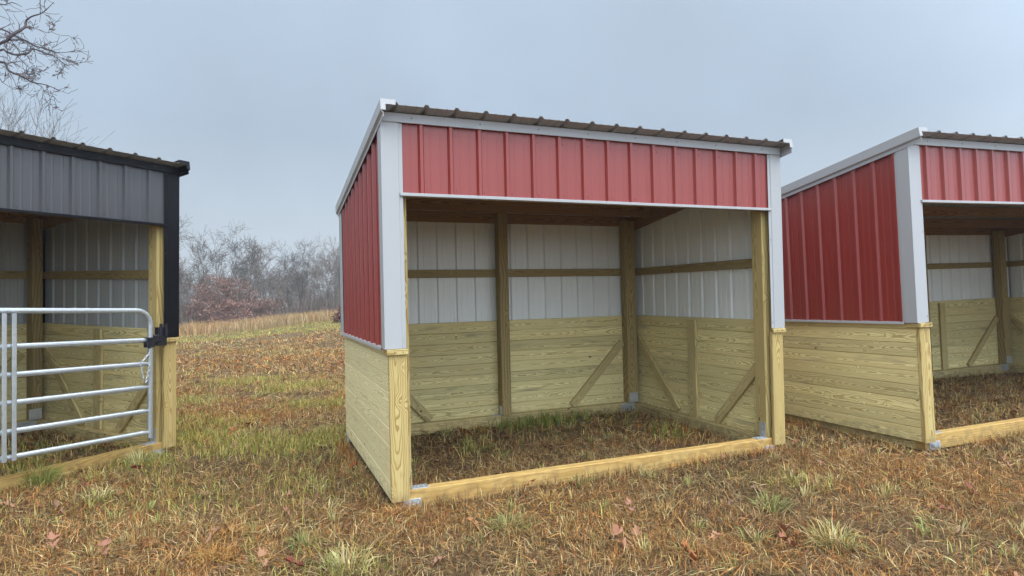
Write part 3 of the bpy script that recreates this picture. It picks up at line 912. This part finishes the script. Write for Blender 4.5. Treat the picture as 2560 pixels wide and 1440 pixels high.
xs_, ys_ = [], []
for M_, W_, k_ in ((Matrix.Identity(4), 3.75, 1300), (PL, 3.75, 900), (PR, 3.4, 1000)):
    for _ in range(k_):
        q = M_ @ Vector((random.uniform(.02, W_ - .02), -.055 - abs(random.gauss(0, .045)), 0))
        xs_.append(q.x); ys_.append(q.y)
    for _ in range(k_ // 2):
        q = M_ @ Vector((-.045 - abs(random.gauss(0, .05)), random.uniform(.0, 2.4), 0))
        xs_.append(q.x); ys_.append(q.y)
xs_, ys_ = np.array(xs_), np.array(ys_); k_ = len(xs_)
kp = (vnoise(xs_ * 3.1, ys_ * 3.1, 71, 2) > .40) | (RNG.random(k_) < .3)
xs_, ys_ = xs_[kp], ys_[kp]; k_ = len(xs_)
blades('edge_grass', xs_, ys_, RNG.uniform(.04, .13, k_), np.abs(RNG.normal(.1, .35, k_)), RNG.uniform(.004, .007, k_), np.where((vnoise(xs_ * 2, ys_ * 2, 72, 2) > .55)[:, None], pick(ORANGE, k_), pick(TAN + STRAW, k_)), 'uncut dry grass standing along the base beams of the sheds')

# tall dead grass along the far edge of the mown field
n = 60000
x = RNG.uniform(-26, 34, n); y = 43.5 + RNG.uniform(0, 1, n) ** .8 * 15 + .05 * x
hgt = RNG.uniform(.5, 1.15, n) * (.75 + .5 * vnoise(x * .4, y * .4, 12, 2))
col = np.where((vnoise(x * .25, y * .25, 44, 2) > .5)[:, None], pick([(.40, .24, .10), (.34, .19, .08), (.45, .31, .15)], n, .2), pick([(.44, .33, .16), (.38, .27, .13), (.30, .20, .10)], n, .2))
blades('tall_grass', x, y, hgt, np.abs(RNG.normal(0, .22, n)), RNG.uniform(.02, .05, n), col, 'tall dead orange-tan grass along the far edge of the mown field')

# single tufts that stand out of the turf
def tuft(x0, y0, R_, n_, pal, lmin, lmax, lean, label, wd=.0065):
    a = RNG.uniform(0, 2 * np.pi, n_); r_ = R_ * np.sqrt(RNG.random(n_)) * .55
    x, y = x0 + r_ * np.cos(a), y0 + r_ * np.sin(a)
    o = blades('grass_tuft', x, y, RNG.uniform(lmin, lmax, n_), np.abs(RNG.normal(lean, .25, n_)) * (.4 + r_ / R_), RNG.uniform(.7, 1.2, n_) * wd, pick(pal, n_, .15), None, azim=a + RNG.normal(0, .5, n_), curve=.75)
    tag(o, label, 'grass tuft', 'grass tufts standing out of the stubble')
PALE = [(.40, .35, .14), (.31, .29, .10), (.44, .38, .19), (.25, .25, .08), (.36, .26, .11)]
GRN = [(.20, .23, .075), (.26, .28, .10), (.16, .19, .055), (.34, .32, .13), (.32, .24, .10)]
tuft(-2.55, 1.80, .19, 220, [(.20, .25, .05), (.28, .30, .075), (.40, .37, .14)], .10, .26, .45, 'tall green grass tuft in front of the tube gate beside its base beam')
tuft(2.28, -1.80, .19, 150, PALE, .09, .19, .95, 'pale straw-green grass tuft lying open near the bottom right corner', .0075)
tuft(2.44, -1.14, .18, 130, GRN, .07, .16, 1.0, 'flat grey-green grass tuft in front of the right end of the middle shed')
tuft(.62, -.72, .16, 130, GRN, .08, .17, .8, 'grey-green grass tuft in front of the front beam, left of the leaves')
tuft(-.44, -.89, .2, 150, PALE, .10, .20, .7, 'loose pale grass tuft low in the picture, left of the middle shed corner')
tuft(-.63, -.47, .13, 80, GRN, .08, .15, .7, 'small blue-green grass tuft behind a loose pale one on bare thatch')
tuft(-2.03, 1.12, .16, 110, PALE, .08, .18, .8, 'pale yellow grass tuft left of centre, nearer than the gate post')
tuft(-1.90, 2.14, .18, 130, [(.30, .33, .12), (.40, .40, .18), (.45, .38, .2)], .10, .22, .6, 'yellow-green grass tuft close to the foot of the charcoal shed post')
tuft(3.0, -.81, .13, 80, PALE, .06, .14, .9, 'small pale grass tuft between the middle shed and the right shed front')
tuft(1.47, -.13, .10, 70, GRN, .06, .13, .8, 'small green grass tuft leaning on the front beam of the middle shed')
tuft(-1.12, -.42, .15, 190, [(.42, .22, .06), (.36, .18, .05), (.48, .30, .10)], .06, .14, .8, 'bright orange dry grass tuft at the lower left of the picture', .005)
tuft(-1.04, -.02, .14, 160, [(.38, .19, .055), (.33, .15, .04), (.44, .26, .09)], .06, .12, .8, 'rusty orange dry grass tuft just behind a brighter orange one', .005)
tuft(.03, -.12, .13, 180, [(.40, .20, .06), (.30, .12, .04), (.46, .28, .10)], .05, .13, .7, 'orange dry grass tuft at the front left corner of the middle shed', .005)
tuft(1.10, -.34, .13, 130, [(.46, .31, .12), (.40, .24, .08)], .06, .13, .6, 'golden dry grass tuft before the front beam near the picture middle', .005)

# fallen oak leaves
OAK = [(0, -.5), (.025, -.34), (.15, -.31), (.14, -.22), (.24, -.20), (.32, -.08), (.20, -.02), (.34, .08), (.40, .22), (.22, .20), (.26, .36), (.16, .38), (.10, .48), (0, .52)]
def leaf_geo(cx_, cy_, size, az, tilt, curl, z):
    """lobed blade folded along its midrib, with its tip and lobes curling as a dry leaf does"""
    out = OAK + [(-a, b) for a, b in reversed(OAK[1:-1])]
    k1, k2, bend, skew = random.uniform(.6, 1.15), random.uniform(.6, 1.15), random.uniform(-.9, 1.7), random.uniform(-.4, .4)
    out = [((a * (k1 if a > 0 else k2)) + random.uniform(-.035, .035) + skew * max(b, 0) ** 2, b + random.uniform(-.03, .03)) for a, b in out]
    ca, sa = math.cos(az), math.sin(az)
    V = []
    for i, (a, b) in enumerate([(0, -.1), (skew * .04, .2)] + out):
        th = bend * (b + .3)
        ly = size * (math.sin(th) / bend if abs(bend) > .05 else b + .3) - .3 * size
        lift = size * ((1 - math.cos(th)) / bend if abs(bend) > .05 else 0)
        lx = a * size * (1 - .25 * abs(curl))
        lz = lift + curl * abs(a) * 1.6 * size + tilt * (ly + .3 * size) + (random.uniform(-.05, .09) * size if i > 1 else 0)
        V.append((cx_ + lx * ca - ly * sa, cy_ + lx * sa + ly * ca, z + max(lz, -.012)))
    n_ = len(out)
    F_ = []
    for i in range(n_):
        j = (i + 1) % n_
        c = 0 if (out[i][1] + out[j][1]) / 2 < .05 else 1
        F_.append((c, 2 + i, 2 + j))
    F_ += [(0, 1, 2 + [i for i in range(n_) if out[i][1] < .05][-1])] if False else []
    return V, F_, n_ + 2
def oak_leaf(x, y, size, col, label, tilt=0.0, az=None, curl=None):
    size *= .84; col = (col[0] * .86, col[1] * .84, col[2] * .78)
    V, F_, k = leaf_geo(0, 0, size, random.uniform(0, 6.28) if az is None else az, tilt, random.uniform(.2, .8) if curl is None else curl, 0)
    o = mesh_np('oak_leaf', np.array(V), None, np.array(F_), np.tile(np.array(col), (k, 1)), M_leaf)
    o.location = (x, y, float(ground_z(x, y)) + .018)
    tag(o, label, 'leaf', 'fallen oak leaves on the stubble')
PINK, RED, BRN = (.34, .155, .09), (.20, .05, .028), (.30, .135, .055)
oak_leaf(1.12, -1.28, .17, PINK, 'large pinkish curled oak leaf standing up at the bottom middle, left one of a pair', .55, .4)
oak_leaf(1.22, -1.31, .15, (.36, .18, .10), 'pinkish curled oak leaf standing up at the bottom middle, right one of a pair', .6, -.5)
oak_leaf(1.72, -1.42, .13, (.42, .2, .13), 'brown oak leaf between the upright pair and the pale tuft', .4)
oak_leaf(2.09, -1.60, .19, (.33, .135, .08), 'largest pink oak leaf, curled up beside the pale tuft', .5, 2.6)
oak_leaf(2.00, -1.72, .14, (.30, .12, .07), 'folded reddish oak leaf lying below the largest pink one', .5, 1.2)
oak_leaf(1.36, -1.62, .15, (.38, .13, .05), 'glossy orange-brown oak leaf at the bottom edge below the upright pair', .35, .9)
oak_leaf(.52, -1.36, .16, (.42, .26, .14), 'pale tan oak leaf at the bottom edge, left of the upright pair', .5, 2.0)
oak_leaf(-.86, -.66, .14, (.36, .19, .11), 'pale pink oak leaf at the bottom left beside a dark red one', .5, .2)
oak_leaf(-.69, -.76, .15, RED, 'dark red oak leaf lying at the bottom left beside a pale pink one', .3, 1.4)
oak_leaf(-.10, 1.16, .16, (.34, .07, .03), 'bright rust-red oak leaf beside the pale plank wall of the middle shed', .4)
oak_leaf(-1.76, -.02, .12, (.34, .15, .10), 'pink oak leaf alone at the far lower left', .4)
oak_leaf(3.39, -1.75, .14, (.24, .07, .045), 'dark maroon oak leaf at the right in bare thatch', .4)
oak_leaf(1.52, -.80, .13, (.36, .17, .12), 'pinkish brown oak leaf before the front beam, right of the golden tuft', .5)
oak_leaf(-1.16, 3.18, .15, (.32, .09, .03), 'rust-red oak leaf on the green patch between the two sheds', .6)
oak_leaf(-.97, 3.62, .13, (.24, .06, .03), 'small dark red oak leaf just behind the green patch', .5)
oak_leaf(1.77, 1.05, .15, (.42, .22, .12), 'tan oak leaf lying on the floor of the middle shed', .5)
oak_leaf(6.15, .3, .17, (.25, .05, .03), 'dark red oak leaf sitting on top of the right shed front beam', .9)
LV, LF, LC, nb = [], [], [], 0
for i in range(420):
    xs, ys = scatter(1, 2.7, 22 if i % 3 else 9)
    x, y = float(xs[0]), float(ys[0])
    if not clear_of_sheds(xs, ys, .03)[0]: continue
    V, F_, k = leaf_geo(x, y, random.uniform(.06, .12), random.uniform(0, 6.28), random.uniform(-.3, .6), random.uniform(-.3, .8), float(ground_z(x, y)) + random.uniform(.012, .05))
    c = np.array(random.choice([PINK, RED, BRN, BRN, (.33, .2, .12), (.28, .14, .08), (.22, .12, .07)])) * random.uniform(.7, 1.1)
    LV += V; LF += [tuple(q + nb for q in f) for f in F_]; LC += [c] * k; nb += k
o = mesh_np('leaf_litter', np.array(LV), None, np.array(LF), np.array(LC), M_leaf)
tag(o, 'scattered small brown and reddish leaves caught in the stubble', 'leaves', kind='stuff')

# ------------------------------------------------------------------ bare trees
def tubes(segs, sides, shade, jit=.12):
    """tapered prisms for a list of (p0, p1, r0, r1)"""
    A = np.array([s[0] for s in segs]); B = np.array([s[1] for s in segs])
    r0 = np.array([s[2] for s in segs]); r1 = np.array([s[3] for s in segs])
    d = B - A; d /= np.maximum(np.linalg.norm(d, axis=1, keepdims=True), 1e-9)
    ref = np.where(np.abs(d[:, 2:3]) < .9, np.array([[0, 0, 1.0]]), np.array([[1.0, 0, 0]]))
    u = np.cross(d, ref); u /= np.linalg.norm(u, axis=1, keepdims=True); v = np.cross(d, u)
    n_ = len(segs); V = np.zeros((n_, 2 * sides, 3))
    for k in range(sides):
        c, s_ = math.cos(2 * math.pi * k / sides), math.sin(2 * math.pi * k / sides)
        off = u * c + v * s_
        V[:, k] = A + off * r0[:, None]; V[:, sides + k] = B + off * r1[:, None]
    b = np.arange(n_)[:, None] * (2 * sides)
    F_ = np.concatenate([np.concatenate([b + k, b + (k + 1) % sides, b + sides + (k + 1) % sides, b + sides + k], 1) for k in range(sides)])
    C = np.repeat(np.array(shade)[None] * (1 + RNG.normal(0, jit, (n_, 1))), 2 * sides, 0)
    return V.reshape(-1, 3), F_, np.clip(C, .01, 1)

def grow(p, d, ln, r, depth, rnd, out, up=.12, spread=.55, kids=(2, 4), wob=.22, rmin=.006):
    """a limb of a few bent pieces that sprouts smaller limbs"""
    n_ = 4 if depth > 2 else 3
    p = np.array(p, float); d = np.array(d, float)
    for i in range(n_):
        d = d + np.array([rnd.gauss(0, wob), rnd.gauss(0, wob), rnd.gauss(0, wob) + up]) * .6
        d /= np.linalg.norm(d)
        q = p + d * ln / n_
        ra = r * (1 - .16 * i); rb = r * (1 - .16 * (i + 1))
        out.append((p, q, max(ra, rmin), max(rb, rmin), depth))
        if depth > 0 and (i > 0 or depth < 3):
            for _ in range(rnd.randint(*kids) if i == n_ - 1 else rnd.randint(0, 2) + (depth < 2)):
                a = rnd.uniform(0, 2 * math.pi)
                ref = np.array([0, 0, 1.0]) if abs(d[2]) < .9 else np.array([1.0, 0, 0])
                u = np.cross(d, ref); u /= np.linalg.norm(u); v = np.cross(d, u)
                t_ = rnd.uniform(.5, 1.1) * spread * 1.3
                e_ = d * math.cos(t_) + (u * math.cos(a) + v * math.sin(a)) * math.sin(t_)
                grow(q, e_, ln * rnd.uniform(.52, .78), rb * rnd.uniform(.5, .72), depth - 1, rnd, out, up, spread, kids, wob, rmin)
        p = q

def tree_meshes(seed, h, r, depth=4, first=.35, shade=(.17, .155, .145), spread=.55, kids=(2, 3), rmin=.012, wob=.2, up=.14):
    rnd = random.Random(seed)
    trunk, limbs = [], []
    p = np.zeros(3); p[2] = -.4; d = np.array([rnd.gauss(0, .05), rnd.gauss(0, .05), 1.0])
    n_ = 7
    for i in range(n_):
        d = d + np.array([rnd.gauss(0, .09), rnd.gauss(0, .09), .1]); d /= np.linalg.norm(d)
        q = p + d * (h * .62 + .4) / n_
        ra, rb = r * (1 - .11 * i), r * (1 - .11 * (i + 1))
        trunk.append((p, q, ra, rb))
        if (i + 1) / n_ > first:
            for _ in range(rnd.randint(1, 2) if i < n_ - 1 else 3):
                a = rnd.uniform(0, 2 * math.pi); t_ = rnd.uniform(.35, 1.05)
                e_ = np.array([math.cos(a) * math.sin(t_), math.sin(a) * math.sin(t_), math.cos(t_)])
                if i == n_ - 1: e_ = d + e_ * .6; e_ /= np.linalg.norm(e_)
                grow(q, e_, h * rnd.uniform(.2, .32), rb * rnd.uniform(.4, .65), depth - 1, rnd, limbs, up, spread, kids, wob, rmin)
        p = q
    return trunk, limbs, shade

def make_mesh(name, segs, sides, shade):
    V, F_, C = tubes([s[:4] for s in segs], sides, shade)
    o = mesh_np(name, V, F_, col=C, mat=M_bark)
    COL.objects.unlink(o)
    return o

PROTO = []
for sd_i, (h, r, first, sh, spread, kids, dep) in enumerate([
        (12, .22, .45, (.085, .068, .055), .72, (2, 3), 4), (11, .17, .35, (.10, .082, .068), .6, (2, 2), 4), (12, .20, .5, (.075, .062, .052), .8, (2, 3), 4),
        (10, .17, .3, (.15, .12, .098), .5, (1, 3), 4), (9, .15, .3, (.14, .112, .09), .55, (1, 3), 4), (11, .19, .35, (.165, .135, .11), .5, (1, 3), 4)]):  # the paler last three carry fading with distance in their bark colour
    tr, lm, sh = tree_meshes(100 + sd_i, h, r, dep, first, sh, spread, kids, .014, .26, .06)
    if len(lm) > 9000: lm = lm[:9000]
    PROTO.append((make_mesh('trunk', tr, 7, sh), make_mesh('branches', lm, 3, sh), float(np.percentile([q[1][2] for q in lm], 99.5))))

for sd_i, (h, r, first, sh, spread, kids, dep) in enumerate([(12, .16, .25, (.16, .15, .145), .5, (2, 3), 4), (11, .13, .2, (.18, .17, .165), .42, (2, 3), 4)]):
    tr, lm, sh = tree_meshes(300 + sd_i, h, r, dep, first, sh, spread, (1, 3), .008, .2, .1)
    PROTO.append((make_mesh('trunk', tr, 7, sh), make_mesh('branches', lm, 3, sh), float(np.percentile([q[1][2] for q in lm], 99.5))))

def place_tree(kind, x, y, h, rz, label, group, name='bare_tree'):
    root = empty(name, None, label, 'tree', group)
    root.location = (x, y, float(ground_z(x, y)))
    root.rotation_euler = (0, 0, rz)
    k = h / PROTO[kind][2]
    root.scale = (k, k, k)
    for src in PROTO[kind][:2]:
        c = src.copy(); COL.objects.link(c); c.parent = root
    return root

G_TL = 'bare trees of the misty treeline behind the field'
def at(u, dist):
    a = .3925 + math.atan((u - 1280) / 1543.4)
    return CX + dist * math.sin(a), CY + dist * math.cos(a)
rt = random.Random(5)
special = [
    (0, 462, 66, 11.6, 'tall bare tree at the left end of the treeline, beside the charcoal shed post'),
    (1, 492, 69, 10.6, 'slim tall bare tree second from the left in the treeline'),
    (2, 588, 66, 10.6, 'bare tree with a wide rounded crown, broadest of the treeline'),
    (1, 545, 72, 9.8, 'bare forked tree in the treeline left of the broadest crown'),
    (3, 672, 70, 9.5, 'narrow upright bare tree in the middle of the treeline'),
    (2, 712, 72, 9.6, 'dark bare tree leaning over the thicket right of the treeline middle'),
    (0, 742, 74, 10.2, 'bare tree with two tall stems toward the right of the treeline'),
    (5, 838, 72, 9.6, 'pale bare tree nearest the left wall of the middle red shed')]
for k, u, dd, h, lab in special:
    x, y = at(u, dd)
    place_tree(k, x, y, h, rt.uniform(0, 6.28), lab, G_TL)
for i in range(46):
    u = 250 + 760 * (i + rt.random()) / 46; dd = rt.uniform(70, 92)
    x, y = at(u, dd)
    place_tree(3 + rt.randrange(3), x, y, rt.uniform(6.2, 9.0) * (1.0 if u < 760 else 1.08), rt.uniform(0, 6.28), 'slender bare grey tree filling in the misty treeline between the taller ones', G_TL)

# thicket: twigs and brush at the foot of the treeline, one mass
n = 26000
x = RNG.uniform(-30, 26, n); y = 62 + RNG.uniform(0, 24, n)
hh = RNG.uniform(.8, 3.8, n) * (.55 + .8 * vnoise(x * .25, y * .25, 90, 2))
zb = ground_z(x, y) + RNG.uniform(0, 2.4, n)
o = blades('brush_thicket', x, y, hh, np.abs(RNG.normal(0, .5, n)), RNG.uniform(.025, .06, n), pick([(.13, .11, .095), (.16, .135, .115), (.10, .085, .075), (.20, .165, .13), (.17, .10, .075)], n, .15), None, curve=.4, base_z=zb)
tag(o, 'grey brown brush and saplings massed at the foot of the treeline', 'thicket', kind='stuff')

# young oaks that keep their russet leaves
def russet(u, dd, h, wdt, label, col, nl):
    x0, y0 = at(u, dd)
    root = empty('russet_oak', None, label, 'tree', 'russet young oaks before the treeline')
    root.location = (x0, y0, float(ground_z(x0, y0)))
    tr, lm, sh = tree_meshes(int(u), h, .09, 3, .1, (.12, .09, .08), .75, (2, 3), .012, up=.05)
    for nm, sg, sd2 in (('trunk', tr, 6), ('branches', lm, 3)):
        c = make_mesh(nm, sg, sd2, sh); COL.objects.link(c); c.parent = root; c.scale = (wdt, wdt, 1)
    tips = np.array([s[1] for s in lm]) * np.array([wdt, wdt, 1])
    k = RNG.integers(0, len(tips), nl)
    c0 = tips[k] + RNG.normal(0, .12, (nl, 3))
    c0 = c0[c0[:, 2] > .1]; m_ = len(c0)
    a = RNG.normal(0, 1, (m_, 3)); a /= np.linalg.norm(a, axis=1, keepdims=True)
    b = np.cross(a, RNG.normal(0, 1, (m_, 3))); b /= np.linalg.norm(b, axis=1, keepdims=True)
    s_ = RNG.uniform(.05, .12, m_)[:, None]
    V = np.stack([c0 - a * s_, c0 + b * s_ * .6, c0 + a * s_, c0 - b * s_ * .6], 1).reshape(-1, 3)
    q = np.arange(m_)[:, None] * 4 + np.arange(4)[None]
    f = mesh_np('foliage', V, q, col=np.repeat(np.clip(np.array(col) * (1 + RNG.normal(0, .25, (m_, 1))), .01, 1), 4, 0), mat=M_leaf, parent=root)
russet(600, 60, 4.6, 1.6, 'largest russet-leaved young oak in front of the bare treeline', (.21, .11, .08), 3000)
russet(530, 62, 3.9, 1.6, 'russet-leaved young oak left of the largest one', (.24, .125, .09), 2300)
russet(565, 57, 2.4, 2.0, 'low russet oak bush at the foot of the largest russet tree', (.26, .13, .095), 1900)
russet(492, 58, 2.6, 1.3, 'small russet oak bush close to the charcoal shed post', (.23, .12, .09), 1200)
russet(640, 61, 3.2, 1.6, 'thin russet young oak right of the largest one', (.21, .115, .085), 1100)
russet(848, 46, 1.3, 1.2, 'dark rust-brown bush in the tall grass beside the red shed', (.17, .075, .045), 1500)

# near oak beyond the charcoal shed: its limbs hang into the picture from the left
def near_oak():
    root = empty('oak_tree', None, 'big bare oak whose drooping limbs reach into the top left corner', 'tree')
    D0 = 17.5
    def P(u, v, dd=0.0):
        """a place in the crown, as the direction seen over the charcoal shed and its own distance"""
        f = cf * (D0 + dd) + cr * ((u - 1280) / 1543.4 * (D0 + dd)) + cu * ((720 - v) / 1543.4 * (D0 + dd))
        return np.array(CAM + f)
    base = P(-420, 760)
    base[2] = float(ground_z(base[0], base[1]))
    root.location = base
    rnd = random.Random(21)
    tr, lm = [], []
    top = P(-380, -420, 0)
    k = 9
    prev = base.copy(); prev[2] -= .4
    for i in range(1, k + 1):
        q = base + (top - base) * i / k + np.array([rnd.gauss(0, .12), rnd.gauss(0, .12), 0])
        tr.append((prev, q, .34 * (1 - .085 * (i - 1)), .34 * (1 - .085 * i))); prev = q
    hub = lambda t: base + (top - base) * t
    limbs = [
        (.55, [(-200, 230), (-90, 165), (0, 109), (19, 101), (32, 86), (62, 68), (65, 52), (80, 41), (102, 34), (118, 22), (135, 5)], .050, -.3),
        (None, [(19, 101), (60, 100), (82, 112), (105, 120), (125, 125), (150, 132), (185, 127), (197, 120)], .024, .1),
        (.60, [(-180, 120), (-70, 60), (0, 72), (30, 85), (57, 98), (80, 108), (110, 115)], .030, .5),
        (.50, [(-200, 260), (-90, 170), (0, 126), (15, 129), (40, 137), (72, 132), (82, 122), (110, 132), (140, 143), (160, 160), (174, 164)], .034, 0),
        (.45, [(-210, 320), (-100, 215), (0, 155), (22, 177), (55, 191), (82, 206), (115, 212), (150, 227)], .040, .4),
        (None, [(40, 137), (65, 162), (86, 182), (80, 195), (68, 196)], .012, .0),
        (None, [(82, 206), (105, 217), (112, 232), (136, 243)], .012, .4),
        (None, [(62, 68), (95, 73), (120, 82), (140, 72)], .012, -.3),
        (.68, [(-160, 0), (-60, -40), (0, 10), (30, 6), (55, 17)], .028, .2),
        (.66, [(-170, 40), (-80, 20), (0, 40), (25, 52)], .018, .9),
        (.75, [(-120, -90), (0, -60), (90, -30), (100, 18), (100, 33)], .022, -.6),
        (.40, [(-230, 380), (-120, 260), (-20, 190), (5, 205), (10, 202)], .026, 1.2),
        (None, [(22, 177), (32, 195), (40, 215), (36, 224), (5, 205)], .010, .5),
        (None, [(0, 141), (18, 145), (20, 160), (5, 168)], .012, .7)]
    for hb, pts, r0, dd in limbs:
        pp = ([hub(hb)] if hb else []) + [P(u, v, dd + .25 * math.sin(i * 1.3)) for i, (u, v) in enumerate(pts)]
        # smooth the hand-laid line
        fine = []
        for i in range(len(pp) - 1):
            a0, a1, a2, a3 = pp[max(i - 1, 0)], pp[i], pp[i + 1], pp[min(i + 2, len(pp) - 1)]
            for t_ in (0, .34, .67):
                fine.append(.5 * (2 * a1 + (a2 - a0) * t_ + (2 * a0 - 5 * a1 + 4 * a2 - a3) * t_ ** 2 + (3 * a1 - a0 - 3 * a2 + a3) * t_ ** 3))
        fine.append(pp[-1])
        m_ = len(fine)
        rs = [max(r0 * (1.35 if hb else 1) * (1 - .9 * i / m_), .007) for i in range(m_ + 1)]
        for i in range(m_ - 1):
            lm.append((fine[i], fine[i + 1], rs[i], rs[i + 1]))
            if i > (m_ // 3 if hb else 1) and rnd.random() < .55:
                d = fine[i + 1] - fine[i]; d = d / np.linalg.norm(d)
                e_ = d * .6 + np.array([rnd.gauss(0, .5), rnd.gauss(0, .5), rnd.gauss(.1, .6)]); e_ /= np.linalg.norm(e_)
                grow(fine[i], e_, rnd.uniform(.2, .55), max(rs[i] * .45, .006), rnd.choice([0, 1, 1, 2]), rnd, lm, .03, .7, (1, 1), .34, .0055)
    # the part of the crown above and left of the picture
    for q in range(10):
        t_ = rnd.uniform(.5, 1)
        a = rnd.uniform(1.2, 4.6)
        grow(hub(t_), np.array([math.cos(a), math.sin(a), .45]) / 1.1, rnd.uniform(1.2, 1.8), .08, 3, rnd, lm, .1, .55, (2, 2), .25, .008)
    for nm, sg, sd2 in (('trunk', tr, 10), ('branches', lm, 4)):
        c = make_mesh(nm, [tuple(np.array(s[j]) - base if j < 2 else s[j] for j in range(4)) for s in sg], sd2, (.075, .062, .068)); COL.objects.link(c); c.parent = root
    # the last few leaves
    tips = [s for s in lm if s[3] < .008 and s[0][2] > 3]
    LV, LF, LC, nb = [], [], [], 0
    for s in rnd.sample(tips, min(len(tips), 170)):
        V, F_, k_ = leaf_geo(0, 0, rnd.uniform(.07, .13), rnd.uniform(0, 6.28), rnd.uniform(-1.5, .5), rnd.uniform(.2, 1), 0)
        LV += [tuple(np.array(v) + s[1] - base) for v in V]; LF += [tuple(q + nb for q in f) for f in F_]
        LC += [np.array((.20, .12, .09)) * rnd.uniform(.7, 1.3)] * k_; nb += k_
    mesh_np('leaves', np.array(LV), None, np.array(LF), np.array(LC), M_leaf, root)
near_oak()
G_BK = 'bare trees standing behind the charcoal shed roof'
for k, u, dd, h, rz, lab in [
        (6, -60, 34, 12.2, .4, 'tall pale bare tree behind the left end of the charcoal roof'),
        (7, 25, 35, 11.4, 2.2, 'bare tree with rising limbs above the charcoal roof, below the oak limbs'),
        (6, 95, 37, 10.4, 4.0, 'thin bare tree showing its top above the charcoal roof'),
        (7, 150, 39, 10.0, 5.2, 'low pale bare treetop rightmost above the charcoal roof')]:
    x, y = at(u, dd)
    place_tree(k, x, y, h, rz, lab, G_BK)

# ------------------------------------------------------------------ haze
mb = MB()
def hz(b):
    x0, x1, y0, y1, z0, z1 = -62, 66, -14, 112, -6.5, 17.5
    P_ = [(x0, y0, z0), (x1, y0, z0), (x1, y1, z0), (x0, y1, z0), (x0, y0, z1), (x1, y0, z1), (x1, y1, z1), (x0, y1, z1)]
    for f in ((3, 2, 1, 0), (4, 5, 6, 7), (0, 1, 5, 4), (1, 2, 6, 5), (2, 3, 7, 6), (3, 0, 4, 7)):
        b.quad([P_[i] for i in f], [(0, 0)] * 4, .5)
hz(mb)
mh = bpy.data.materials.new('haze'); mh.use_nodes = True
th = mh.node_tree
for nd in list(th.nodes):
    if nd.type == 'BSDF_PRINCIPLED': th.nodes.remove(nd)
pv = th.nodes.new('ShaderNodeVolumePrincipled')
pv.inputs['Color'].default_value = (.86, .90, .95, 1)
pv.inputs['Density'].default_value = 0.0014
pv.inputs['Anisotropy'].default_value = 0.2
th.links.new(pv.outputs[0], th.nodes['Material Output'].inputs['Volume'])
o = mb.build('haze', mh)
tag(o, 'thin pale mist lying over the whole field', 'haze', kind='stuff')
